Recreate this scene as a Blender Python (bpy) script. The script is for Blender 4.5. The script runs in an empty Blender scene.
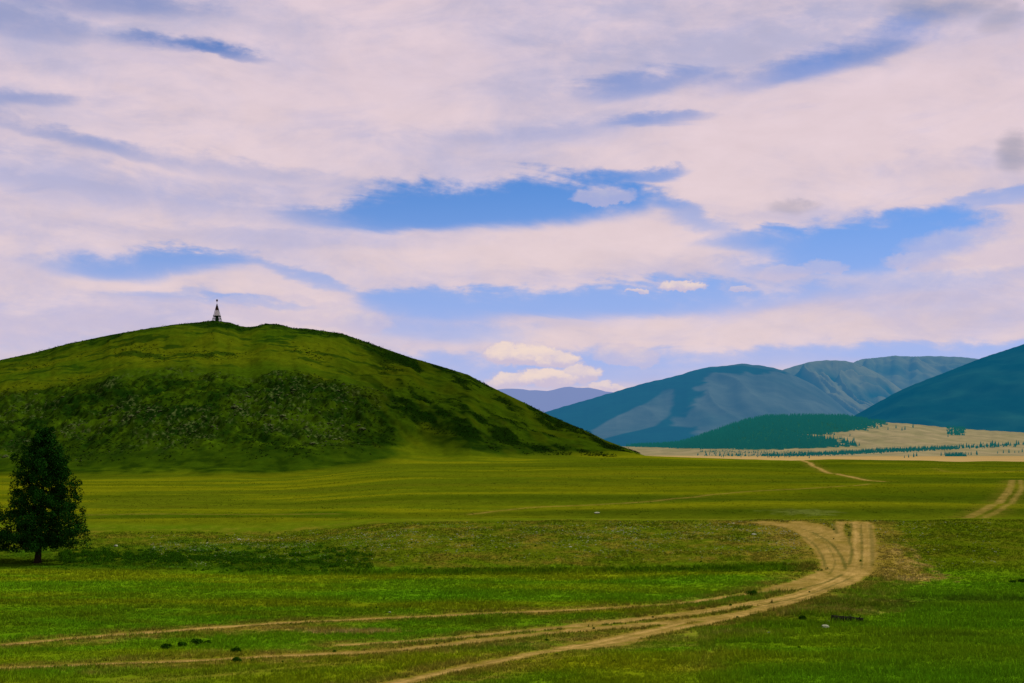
import bpy, math, random
import numpy as np
from mathutils import Vector, Matrix

random.seed(7)
RNG = np.random.default_rng(11)
F, CX, HY, CAMZ = 1422.0, 512.0, 443.0, 10.8      # focal length in picture widths, horizon row, eye height
scene = bpy.context.scene
COL = scene.collection
sm = lambda e0, e1, x: (lambda t: t * t * (3 - 2 * t))(np.clip((x - e0) / (e1 - e0), 0, 1))
R = math.radians

# ------------------------------------------------------------------ noise
def _h(ix, iy, seed):
    h = (ix.astype(np.int64) * 374761393 + iy.astype(np.int64) * 668265263 + seed * 974634777) & 0xFFFFFFFF
    h = ((h ^ (h >> 13)) * 1274126177) & 0xFFFFFFFF
    h = (h ^ (h >> 16)) & 0xFFFFFFFF
    a = h.astype(np.float64) * (2 * math.pi / 4294967296.0)
    return np.cos(a), np.sin(a)
def perlin(x, y, seed=0):
    x0, y0 = np.floor(x), np.floor(y)
    fx, fy = x - x0, y - y0
    ux, uy = fx * fx * fx * (fx * (fx * 6 - 15) + 10), fy * fy * fy * (fy * (fy * 6 - 15) + 10)
    def g(dx, dy):
        c, s = _h(x0 + dx, y0 + dy, seed)
        return c * (fx - dx) + s * (fy - dy)
    a = g(0, 0) * (1 - ux) + g(1, 0) * ux
    b = g(0, 1) * (1 - ux) + g(1, 1) * ux
    return (a * (1 - uy) + b * uy) * 1.5
def fbm(x, y, octs=4, seed=0, gain=.5):
    t, a = np.zeros(np.broadcast(x, y).shape), 1.0
    for i in range(octs):
        t = t + a * perlin(x * 2 ** i + 13.7 * i, y * 2 ** i - 7.3 * i, seed + i)
        a *= gain
    return t
def mix3(a, b, t):
    return a * (1 - t)[..., None] + b * t[..., None]
C3 = lambda *c: np.array(c, dtype=float)

# ------------------------------------------------------------------ terrain
PROF = {  # depth, height along three directions of view
    150: [(0, 9.2), (12, 8.2), (25, 5.4), (40, 2.6), (55, .9), (75, .3), (110, 0), (128, 0), (150, 1.15), (165, 1.95), (185, 1.2), (210, 1.15), (260, 1.2), (320, 1.4), (380, 1.5), (430, 2.5), (600, 5), (800, -2), (1000, -17), (1400, -19)],
    500: [(0, 9.2), (12, 8.2), (25, 5.4), (40, 2.6), (55, .9), (75, .3), (105, 0), (119, 0), (136, 1.5), (150, 2.45), (158, 2.4), (175, 1.3), (190, 1.35), (225, 2.1), (280, 3), (330, 3.7), (400, 5.5), (430, 6.4), (455, 7.0), (500, 6.4), (700, -4), (1000, -17), (1400, -19)],
    900: [(0, 9.2), (12, 8.2), (25, 5.4), (40, 2.6), (55, .9), (75, .3), (100, 0), (112, 0), (130, 1.1), (151, 2.55), (158, 2.4), (175, 1.15), (190, 1.5), (205, 2.05), (216, 1.75), (240, 2.3), (280, 3.0), (330, 3.9), (400, 4.95), (430, 5.3), (455, 5.45), (500, 4.2), (700, -5), (1000, -17), (1400, -19)],
}
_dd = np.arange(0, 1400, 1.0)
_tab = {}
for k, v in PROF.items():
    z = np.interp(_dd, [a for a, b in v], [b for a, b in v])
    ker = np.hanning(13); ker /= ker.sum()
    zp = np.concatenate([np.full(6, z[0]), z, np.full(6, z[-1])])
    _tab[k] = np.convolve(zp, ker, 'valid')
CREST = lambda px: 1 + 0.02 * np.sin(px / 61.0)
def ground_h(px, d, x, y):
    dw = d * (1 + .012 * perlin(x / 40, y * 0 + 3.3, 5))
    a, b, c = (np.interp(dw, _dd, _tab[k]) for k in (150, 500, 900))
    w1 = sm(260, 420, px); w2 = sm(560, 800, px)
    z = (a * (1 - w1) + b * w1) * (1 - w2) + c * w2
    far = sm(60, 300, d)
    z = z + (.06 + .42 * far) * fbm(x / 60, y / 34, 2, 21) + (.03 + .03 * far) * fbm(x / 8, y / 6.5, 2, 31)
    z = z + .012 * fbm(x / 1.6, y / 1.3, 2, 41)
    z = z - sm(300, 450, d) * np.clip((px - 860) / 160, 0, 3) * .62
    z = z + np.exp(-((d - 153) / 9) ** 2) * (.16 * perlin(x / 17, y * 0 + 2.2, 78) + .07 * perlin(x / 4.5, y * 0 + 5.2, 79))
    # far skyline: gentle swell so the green edge is not a ruled line
    z = z + sm(400, 450, d) * (1 - sm(520, 700, d)) * .45 * perlin(x / 22, y * 0 + 1.7, 77)
    return z
SIL = [(-900, 452), (-500, 440), (-300, 425), (-150, 398), (-60, 377), (0, 360), (33, 353), (67, 344), (110, 335), (150, 328), (175, 324.5), (200, 322), (214, 320.5),
       (230, 322.5), (240, 326), (249, 327.2), (257, 326), (266, 323.5), (280, 324.5), (292, 328), (306, 328.5), (317, 330), (342, 333.5), (372, 344), (409, 357), (440, 366), (469, 375), (485, 384), (502, 392), (525, 403),
       (549, 415), (582, 429), (605, 440), (626, 448), (643, 455), (660, 459), (700, 466), (760, 475)]
SX = np.arange(-900, 760, 2.0)
SY = np.interp(SX, [p[0] for p in SIL], [p[1] for p in SIL])
FOOTD = [(-900, 385), (0, 360), (150, 356), (300, 362), (342, 374), (415, 400), (442, 405), (470, 400), (516, 412), (580, 425), (640, 436), (760, 440)]
RIDGED = [(-900, 640), (0, 610), (216, 600), (342, 585), (450, 560), (520, 540), (580, 510), (640, 474), (700, 465), (760, 460)]
ZS = CAMZ + (HY - SY) / F * np.interp(SX, [p[0] for p in RIDGED], [p[1] for p in RIDGED])
PT = np.array([-1.3, -1.0, -.7, -.35, 0, .06, .13, .25, .38, .5, .6, .72, .85, 1.0])
PS = np.array([0, .05, .3, .72, 0, .014, .045, .18, .35, .49, .60, .74, .89, 1.0])
def hill_t(px, d):
    df = np.interp(px, [p[0] for p in FOOTD], [p[1] for p in FOOTD])
    dr = np.interp(px, [p[0] for p in RIDGED], [p[1] for p in RIDGED])
    return (d - df) / (dr - df)
def hill_add(px, d, x, y, g):
    t = hill_t(px, d) + .035 * perlin(x / 30, y / 60, 61)
    up = np.interp(t, PT[4:], PS[4:], left=0)
    s = np.where(t <= 1, up, np.clip(1 - (np.clip(t - 1, 0, None) / 1.35) ** 1.6, 0, 1))
    s = np.where(t > 2.35, 0, s)
    zs = np.interp(px, SX, ZS, left=-20, right=-20)
    h = np.clip(zs - g, 0, None) * s
    k = sm(0.06, .3, t) * (1 - sm(1.5, 2.2, t)) * np.clip(h / 10, 0, 1)
    rock = rock_mask(px, d, x, y)
    sl = x * .8 + y * .35            # gullies that run down to the right
    h = h + k * (1.5 * fbm(x / 42, y / 55, 3, 51) + .9 * fbm(sl / 14, (y - x * .5) / 30, 3, 52) * sm(250, 420, px))
    h = h + k * (.42 + .9 * rock) * fbm(x / 7, y / 8, 4, 55, .6) + k * rock * .8 * np.abs(fbm(x / 4.0, y / 4.5, 3, 56))
    return h
def rock_mask(px, d, x, y):
    t = hill_t(px, d)
    m = sm(.13, .24, t + .05 * perlin(x / 14, y / 14, 66)) * (1 - sm(.48, .60, t + .10 * perlin(x / 18, y / 18, 67)))
    m = m * sm(-150, -60, px) * (1 - sm(330, 470, px) * .75)
    m = m * (1 - np.exp(-((px - 440) / 42.) ** 2) * (1 - sm(.26, .36, t)))
    return m * (1 - sm(600, 640, px))
def rock_cluster(px, x, y):
    return np.clip(.25 + 1.6 * fbm(x / 22, y / 30, 2, 420) + .55 * np.exp(-((px - 285) / 70.) ** 2) + .35 * np.exp(-((px - 120) / 40.) ** 2), 0, 1)
def terrain(px, d):
    x = (px - CX) / F * d; y = d
    g = ground_h(px, d, x, y)
    return g + hill_add(px, d, x, y, g), g, x, y
# let the finished relief meet the wanted skyline
for _it in range(5):
    dg = np.linspace(395, 720, 240)
    PXg, Dg = np.meshgrid(SX, dg)
    z = terrain(PXg, Dg)[0]
    ang = ((z - CAMZ) / Dg).max(0)
    want = (HY - SY) / F
    dr = np.interp(SX, [p[0] for p in RIDGED], [p[1] for p in RIDGED])
    ZS = ZS + (want - ang) * dr * .9
    if _it < 2: ZS = np.convolve(np.pad(ZS, 1, 'edge'), np.ones(3) / 3, 'valid')
def surf(px, d):
    z, g, x, y = terrain(np.atleast_1d(np.float64(px)), np.atleast_1d(np.float64(d)))
    return Vector((float(x[0]), float(y[0]), float(z[0])))
def hit(px, py, d0=30, d1=152):
    """first point of the ground seen along a direction"""
    d = np.linspace(d0, d1, 900)
    z = terrain(np.full_like(d, px), d)[0]
    row = HY - (z - CAMZ) / d * F
    i = int(np.argmax(row <= py)) if (row <= py).any() else int(np.argmin(row))
    return Vector((float((px - CX) / F * d[i]), float(d[i]), float(z[i])))

# ------------------------------------------------------------------ tracks (world polylines, widths in metres)
def track(pts, w, s=1., d0=45, d1=152, soft=.35):
    P = [hit(px, py, d0, d1) for px, py in pts]
    P = [(p.x, p.y) for p in P]
    out = [P[0]]
    for i in range(len(P) - 1):      # Catmull-Rom refinement
        p0, p1, p2, p3 = P[max(i - 1, 0)], P[i], P[i + 1], P[min(i + 2, len(P) - 1)]
        for k in range(1, 6):
            t = k / 5
            out.append(tuple(.5 * ((2 * b) + (c - a) * t + (2 * a - 5 * b + 4 * c - e) * t * t + (3 * b - a - 3 * c + e) * t ** 3) for a, b, c, e in zip(p0, p1, p2, p3)))
    return dict(p=np.array(out), w=w, s=s, soft=soft)
TR = []
left_branch = [(765, 522.5), (795, 526.5), (812, 534), (826, 547), (835, 560), (835, 571), (816, 580), (782, 589), (732, 596), (682, 603), (626, 607), (542, 611), (476, 613.5), (409, 617), (342, 620), (284, 622.5), (234, 626), (167, 631), (100, 636), (40, 641), (-60, 650)]
TR.append(track(left_branch[:8], 1.5, 1)); TR.append(track(left_branch[7:12], .45, .9)); TR.append(track(left_branch[10:], .52, .85))
TR.append(track([(800, 522), (828, 531), (843, 545), (849, 562), (842, 576)], 1.15, .95))
TR.append(track([(842, 522), (838, 528), (846, 545), (851, 560), (846, 573), (822, 586)], .6, .8))
TR.append(track([(862, 522), (865, 541), (863, 562), (856, 574), (830, 588)], 1.15, .9))
TR.append(track([(868, 522), (870, 545), (868, 566)], .5, .5))
mainr = [(855, 573), (828, 587), (799, 598), (765, 608), (732, 615), (682, 621), (626, 626), (576, 630), (509, 637), (459, 643), (409, 649), (342, 653), (267, 656), (200, 660), (100, 664), (0, 668), (-80, 672)]
TR.append(track(mainr[:8], .75, 1)); TR.append(track(mainr[7:12], .62, .9)); TR.append(track(mainr[11:], .5, .8))
mainu = [(838, 578), (800, 594), (760, 602), (720, 609), (684, 614), (626, 620), (576, 625.5), (509, 632), (459, 637), (409, 641), (342, 645)]
TR.append(track(mainu[:7], .7, .95)); TR.append(track(mainu[6:], .5, .75))
TR.append(track([(756, 612), (715, 621), (684, 627), (643, 635.5), (609, 643), (576, 647.5), (526, 655), (459, 669), (409, 680), (370, 690)], .55, .85))
TR.append(track([(684, 622), (652, 630), (626, 635.5), (589, 643.5), (560, 648)], .42, .9))
TR.append(track([(640, 641), (615, 645), (585, 648.5)], .4, .6))
TR.append(track([(700, 670), (704, 660), (716, 649)], .25, .3))
TR.append(track([(470, 683), (520, 668), (549, 655)], .18, .35))
TR.append(track([(853, 522), (856, 532), (855, 545), (857, 560)], .55, .8))
TR.append(track([(120, 683), (200, 677), (290, 668), (380, 660)], .3, .35))
NEAR_TR = list(TR)
TR.append(track([(966, 519), (989, 507), (1004, 497), (1010, 488), (1012, 480)], .85, .55, 176, 330))
TR.append(track([(982, 519), (1002, 508.7), (1017.5, 495), (1022, 488), (1020, 480)], .7, .5, 176, 330))
TR.append(track([(802, 459.8), (812, 465), (822, 470), (849, 476.5), (882, 481.5)], .9, .7, 216, 470))
TR.append(track([(469, 514.5), (526, 508), (592, 505), (643, 502), (684, 498), (749, 491.5), (815, 488), (869, 484)], .5, .5, 176, 420))
TR.append(track([(934, 468), (960, 473), (1000, 472), (1024, 470)], .6, .35, 216, 430))
TR.append(track([(90, 515), (160, 514), (250, 514.5), (340, 514)], .5, .4, 186, 330))
def seg_dist(x, y, P):
    best = np.full(x.shape, 1e9)
    for a, b in zip(P[:-1], P[1:]):
        ab = b - a; L = float(ab @ ab) + 1e-12
        t = np.clip(((x - a[0]) * ab[0] + (y - a[1]) * ab[1]) / L, 0, 1)
        best = np.minimum(best, (x - a[0] - t * ab[0]) ** 2 + (y - a[1] - t * ab[1]) ** 2)
    return np.sqrt(best)
SEAM = [track(p, w, s_) for p, w, s_ in (([(781, 526.6), (798.6, 534.4), (812, 542), (822, 555), (825, 567)], .10, .6), ([(812, 531.5), (828, 541), (837.6, 551), (843.5, 561), (846, 569)], .13, .75),
    ([(833, 524), (835, 529), (837, 533)], .20, .6), ([(851, 523), (851, 528), (849, 539), (852, 551), (849, 565)], .13, .7), ([(861, 524), (861, 531.5), (862, 549), (861.5, 568)], .10, .6),
    ([(841.6, 574.5), (818, 584), (795, 590), (765, 596)], .13, .7), ([(852, 577), (837.6, 583), (818, 591), (790, 599), (765, 604)], .11, .6), ([(800, 527), (820, 538), (831, 551), (835, 563), (829, 574)], .07, .5),
    ([(720, 613), (765, 606), (800, 599)], .08, .5), ([(870, 524), (872, 545), (872, 566)], .16, .5))]
WORN = [track(p, w, s_) for p, w, s_ in (([(815, 596), (760, 610), (684, 622), (626, 631), (560, 640), (500, 644), (430, 649), (342, 654), (240, 659), (120, 665)], 2.6, .75),
    ([(342, 626), (284, 628), (220, 632), (150, 637), (60, 643), (-40, 652)], 1.5, .7), ([(560, 650), (526, 656), (459, 671), (380, 688)], 1.7, .6), ([(880, 583), (862, 598), (835, 611)], 2.8, .5), ([(760, 633), (700, 640), (640, 646), (580, 652)], 1.6, .4))]
def worn_mask(x, y):
    shp = x.shape; x = x.ravel(); y = y.ravel(); m = np.zeros(x.size)
    wob = perlin(x / 5, y / 2.2, 96) * 1.5 + perlin(x / 1.6, y / 1.2, 97) * .9
    for t in WORN:
        P = t['p']; r = t['w'] * 2.5 + 2
        sel = np.where((x > P[:, 0].min() - r) & (x < P[:, 0].max() + r) & (y > P[:, 1].min() - r) & (y < P[:, 1].max() + r))[0]
        if sel.size: m[sel] = np.maximum(m[sel], t['s'] * (1 - sm(t['w'] * .35, t['w'] * 1.6, seg_dist(x[sel], y[sel], P) + wob[sel])))
    return m.reshape(shp)
def seam_mask(x, y):
    shp = x.shape; x = x.ravel(); y = y.ravel(); m = np.zeros(x.size)
    wob = perlin(x / .7, y / 1.0, 95) * .10
    for t in SEAM:
        P = t['p']
        sel = np.where((x > P[:, 0].min() - 1) & (x < P[:, 0].max() + 1) & (y > P[:, 1].min() - 1) & (y < P[:, 1].max() + 1))[0]
        if sel.size: m[sel] = np.maximum(m[sel], t['s'] * (1 - sm(t['w'] * .5, t['w'] * 1.7, seg_dist(x[sel], y[sel], P) + wob[sel])))
    return m.reshape(shp)
def road_mask(x, y, want_rut=False):
    shp = x.shape; x = x.ravel(); y = y.ravel()
    m = np.zeros(x.size); rut = np.zeros(x.size); fri = np.zeros(x.size)
    wob = perlin(x / 1.1, y / 1.3, 91) * .22 + perlin(x / 4, y / 4, 92) * .15
    for t in TR:
        P = t['p']; r = t['w'] * 3 + 2
        sel = np.where((x > P[:, 0].min() - r) & (x < P[:, 0].max() + r) & (y > P[:, 1].min() - r) & (y < P[:, 1].max() + r))[0]
        if not sel.size: continue
        dd = seg_dist(x[sel], y[sel], P)
        k = wob[sel] * (.5 + .5 * t['w'])
        e = t['soft'] * (.45 + .6 * t['w']) * 1.35
        fri[sel] = np.maximum(fri[sel], t['s'] * (1 - sm(t['w'] * .9, t['w'] * 2.2 + 1.5, dd + 3.5 * k)))
        w_ = t['w'] * .86
        v = t['s'] * (1 - sm(w_ - e * .8, w_ + e, dd + k))
        m[sel] = np.maximum(m[sel], v)
        if t['w'] > .4:
            q = (.5 + .5 * np.cos((dd + .35 * k) * 2 * math.pi / .62)) * v
            rut[sel] = np.maximum(rut[sel] * .6, q)
    return (m.reshape(shp), rut.reshape(shp), fri.reshape(shp)) if want_rut else m.reshape(shp)
def blob(x, y, px, py, rx, ry, d0=45, d1=152, tilt=0., n=.5, s=1.):
    """patch of ground centred where (px,py) is seen, radii in metres"""
    c = hit(px, py, d0, d1)
    dx, dy = x - c.x, y - c.y
    ca, sa = math.cos(tilt), math.sin(tilt)
    q = ((dx * ca + dy * sa) / rx) ** 2 + ((-dx * sa + dy * ca) / ry) ** 2
    return s * sm(1.15, .35, np.sqrt(q) + n * fbm(x / (rx * .35), y / (ry * .35), 2, 71))

FRESH, LIME, YEL, OLV, DARKG = C3(.042, .108, .0015), C3(.066, .106, .0015), C3(.112, .122, .0020), C3(.060, .078, .0022), C3(.010, .038, .0015)
DIRT, DIRT2, DRY = C3(.310, .210, .060), C3(.175, .125, .026), C3(.150, .112, .012)
HIL_L, HIL_D, HIL_Y = C3(.030, .062, .0015), C3(.0055, .022, .0012), C3(.064, .088, .0018)
def ground_col(px, d, x, y, z, g):
    near = 1 - sm(150, 164, d)
    n1 = fbm(x / 13, y / 9, 3, 101); n2 = fbm(x / 4, y / 3, 3, 102); n3 = fbm(x / 40, y / 14, 2, 103); n4 = fbm(x / .9, y / .8, 2, 104); n5 = fbm(x / 2.6, y / 4.5, 3, 105, .7)
    # near meadow
    nb_ = fbm(x / 55, y / 8, 3, 106)
    t = np.clip(.50 + .30 * n1 + .55 * nb_ + .10 * n2, 0, 1)
    right = sm(640, 860, px + 60 * n3) * (1 - sm(106, 116, d))
    c = mix3(FRESH, LIME, t * (1 - .55 * right))
    c = mix3(c, YEL, np.clip(.5 * sm(.05, .75, .4 * n1 + .9 * nb_ + .14) * (1 - .7 * right), 0, 1))
    c = c * 1.42
    # worn ground between the tracks
    mid = sm(78, 84, d + 2 * n3) * (1 - sm(92, 99, d + (px - 500) * .012)) * (1 - sm(820, 900, px))
    c = mix3(c, OLV * .9, np.clip(mid * (.5 + .5 * n2), 0, 1) * .7)
    # bank
    bank = sm(118, 124, d + 2.0 * n2) * near
    bank = np.where(px > 800, np.maximum(bank, sm(110, 122, d + 3 * n1) * near * .8), bank)
    bc = mix3(OLV * C3(1.05, 1.2, 1), DRY, np.clip(.12 + .5 * n2 + .35 * n4 + .15 * sm(640, 780, px) * (1 - sm(800, 830, px)), 0, .8))
    bc = mix3(bc, LIME * .75, sm(860, 960, px) * .65)
    bleft = 1 - sm(300, 420, px)
    bc = mix3(bc, mix3(DARKG * 2.0, LIME * .95, np.clip(.5 + .6 * n2, 0, 1)), bleft * (1 - sm(139, 147, d + 4 * n1)) * .75)
    c = mix3(c, bc, np.clip(bank, 0, 1))
    # lush line under the bank
    lush = np.exp(-((d - 119 - 1.2 * n1) / 2.2) ** 2) * sm(200, 360, px) * (1 - sm(800, 830, px))
    c = mix3(c, FRESH * .55, np.clip(lush * (.75 + .5 * n2), 0, .9))
    lush = np.exp(-((d - 126 - 1.2 * n1) / 5.0) ** 2) * (1 - sm(330, 420, px))
    c = mix3(c, FRESH * .5, np.clip(lush * (.55 + .5 * n2), 0, .7))
    # far rolling grass, banded across the view
    band = fbm(x / 90, y / 26, 4, 111, .6)
    fc = mix3(OLV * 1.0, LIME * .95, np.clip(.45 + .45 * band, 0, 1))
    fc = mix3(fc, YEL * 1.05, np.clip(sm(.05, .6, band + .15 * n1 + .30 * (1 - sm(250, 480, px))) * .8, 0, 1))
    fc = mix3(fc, LIME * .55, np.clip(sm(.05, .5, fbm(x / 130, y / 22, 2, 113)) * .6, 0, 1))
    gs = np.exp(-((d - 187) / 10) ** 2) * (1 - sm(330, 400, px)) * sm(60, 130, px)  # shaded strip behind the crest, painted as darker green
    fc = mix3(fc, FRESH * .55, np.clip(gs * (.75 + .6 * n1), 0, .85))
    rr = sm(360, 620, px)
    wv = 5 * n3 + (px - 800) * -.012
    for dc, wd, k in ((191, 8, .75), (207, 2.2, -.75), (226, 10, .65), (262, 13, -.35), (292, 14, .55), (332, 13, -.5), (378, 18, .45)):  # lit crests and shaded troughs of the swells, painted into the grass
        b = np.exp(-((d - dc + wv * (.4 if dc < 240 else 1.6)) / wd) ** 2) * rr * abs(k) * 1.15
        fc = mix3(fc, (C3(.026, .046, .0014) if k > 0 else YEL * .95), np.clip(b, 0, .8))
    fc = mix3(fc, OLV * 1.05, (1 - sm(178, 198, d)) * .6 * np.clip(.7 + n1, 0, 1))
    c = mix3(c, fc, 1 - near)
    c = mix3(c, YEL * 1.1, np.clip((1 - sm(62, 72, d + 3 * n3)) * (1 - sm(620, 800, px)) * (.45 + .5 * n1), 0, .6))
    # patches
    dry = blob(x, y, 270, 628, 5.2, 1.3, n=.6, s=.95) + blob(x, y, 345, 632, 3.6, 1.1, n=.6, s=.9)
    dry = dry + blob(x, y, 890, 556, 2.6, 13, tilt=-.10, n=.5, s=.85) + blob(x, y, 902, 575, 3.6, 4.0, n=.6, s=1.0) + blob(x, y, 884, 565, 2.2, 8, n=.5, s=.8) + blob(x, y, 800, 545, 3.4, 9, n=.6, s=.30)
    dry = dry + blob(x, y, 830, 611, 5, 2.3, n=.7, s=.4) + blob(x, y, 650, 634, 6, 1.5, n=.7, s=.3) + blob(x, y, 560, 641, 6, 1.4, n=.6, s=.3) + blob(x, y, 300, 652, 6, .7, n=.6, s=.35)
    c = mix3(c, mix3(DRY * 1.25, DIRT * .8, sm(-.5, .9, n4 + .6 * n2)), np.clip(dry * (1 + .5 * n2), 0, .88))
    c = mix3(c, YEL * .9, np.clip(blob(x, y, 960, 472, 22, 16, 216, 470, n=.7, s=.5) + blob(x, y, 420, 672, 5, 1.2, n=.7, s=.35), 0, 1))
    c = mix3(c, C3(.085, .108, .020), np.clip(blob(x, y, 805, 512, 5, 5, 176, 215, n=.7, s=.6), 0, 1))
    dk = blob(x, y, 860, 605, 5.5, 4, n=.6, s=.55) + blob(x, y, 960, 600, 8, 2.5, n=.7, s=.6) + blob(x, y, 925, 636, 5, 1.2, n=.7, s=.45)
    c = mix3(c, C3(.022, .040, .003), np.clip(dk, 0, .8))
    # hill
    hh = np.clip((z - g) / 1.5, 0, 1)
    th = hill_t(px, d)
    rock = rock_mask(px, d, x, y)
    h1 = fbm(x / 26, y / 30, 4, 121); h2 = fbm(x / 6, y / 7, 4, 122, .6); h3 = fbm((x * .8 + y * .3) / 9, (y - .5 * x) / 40, 3, 123)
    h4 = fbm(x / 1.9, y / 3.0, 3, 124, .7); h5 = fbm((x - 20) / 30, y / 9 + x / 60, 4, 125, .6)
    h6 = fbm(x / 1.2, y / 1.7, 3, 127, .75)
    hc = mix3(HIL_L, HIL_D, np.clip(.36 + .80 * h1 + .45 * h2 * (.4 + rock) + .12 * h4, 0, 1))
    lit = sm(.5, .66, th + .06 * h1) * (1 - sm(.80, .93, th + .1 * h1)) * (1 - sm(330, 480, px) * .6)  # sunlit upper slope, painted in as yellower green
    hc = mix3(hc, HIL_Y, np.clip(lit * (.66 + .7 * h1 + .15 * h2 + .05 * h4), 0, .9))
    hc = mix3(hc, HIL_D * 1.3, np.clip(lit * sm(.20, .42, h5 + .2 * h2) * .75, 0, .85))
    dr_ = rock * np.clip(.55 + .5 * h2 + .3 * h1, 0, 1)
    hc = mix3(hc, HIL_D * .75, dr_ * .85)
    hc = mix3(hc, C3(.070, .098, .024), rock * sm(.35, .8, h6 + .6 * h2 - .05) * .6 * rock_cluster(px, x, y))
    top = sm(.82, .95, th) * (1 - sm(380, 500, px))
    hc = mix3(hc, HIL_D * .9, np.clip(top * (.55 + .9 * h2), 0, .8))
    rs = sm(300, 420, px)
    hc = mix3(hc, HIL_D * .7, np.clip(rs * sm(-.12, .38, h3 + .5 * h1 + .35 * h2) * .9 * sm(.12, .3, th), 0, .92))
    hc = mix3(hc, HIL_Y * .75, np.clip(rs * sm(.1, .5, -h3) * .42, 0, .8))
    fl = .13 * np.exp(-((px - 442) / 46.) ** 2) + .02 * sm(460, 520, px); foot = 1 - sm(-.02 + fl, .11 + 2 * fl, th + .09 * h1 + .04 * h2)
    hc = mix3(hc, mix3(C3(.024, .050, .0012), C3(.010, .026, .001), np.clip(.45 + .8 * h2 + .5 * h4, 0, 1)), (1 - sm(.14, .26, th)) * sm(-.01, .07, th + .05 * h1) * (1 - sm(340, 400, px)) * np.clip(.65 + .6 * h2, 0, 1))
    fanc = mix3(C3(.082, .108, .0018), C3(.056, .085, .0015), np.clip(.5 + h1, 0, 1))
    hc = mix3(hc, fanc, foot * (.40 + .35 * sm(330, 440, px) * (1 - sm(500, 560, px))))
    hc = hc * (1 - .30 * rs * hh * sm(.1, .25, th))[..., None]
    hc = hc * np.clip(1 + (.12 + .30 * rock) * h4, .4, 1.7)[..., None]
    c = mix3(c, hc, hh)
    wn = worn_mask(x, y)
    c = mix3(c, mix3(C3(.098, .092, .006), C3(.170, .125, .020), sm(-.1, .5, n2 + .6 * n4)), np.clip(wn * (.75 + .5 * n4), 0, .85))
    rd, rut, fri = road_mask(x, y, True)
    c = mix3(c, C3(.135, .104, .012), np.clip(fri * (.72 + .5 * n2 + .3 * n4), 0, .85) * (1 - .5 * sm(150, 180, d)))
    rc = mix3(DIRT, DIRT2, np.clip(.72 - .75 * rut + .35 * fbm(x / 1.1, y / 2.6, 3, 131) + .3 * n1, 0, 1))
    fr_ = sm(.02, .9, rd)
    c = mix3(c, DRY * .9, fr_ * .75 * (1 - sm(160, 180, d) * .5))
    v = np.clip(sm(.15, .80, rd) * (.72 + .35 * n4 + .25 * fbm(x / 1.8, y / 2.4, 3, 133) + .25 * rut), 0, .95) * np.clip(rd * 1.5, 0, 1)
    c = mix3(c, rc, v)
    c = mix3(c, C3(.062, .066, .010), seam_mask(x, y))
    c = np.clip(c * np.clip(1 + .12 * n4 * (1 - hh) + n5 * (.08 + .05 * (1 - near) * (1 - sm(200, 300, d))), .35, 1.8)[..., None], 0.0005, 1)
    return c, rd, hh

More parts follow.
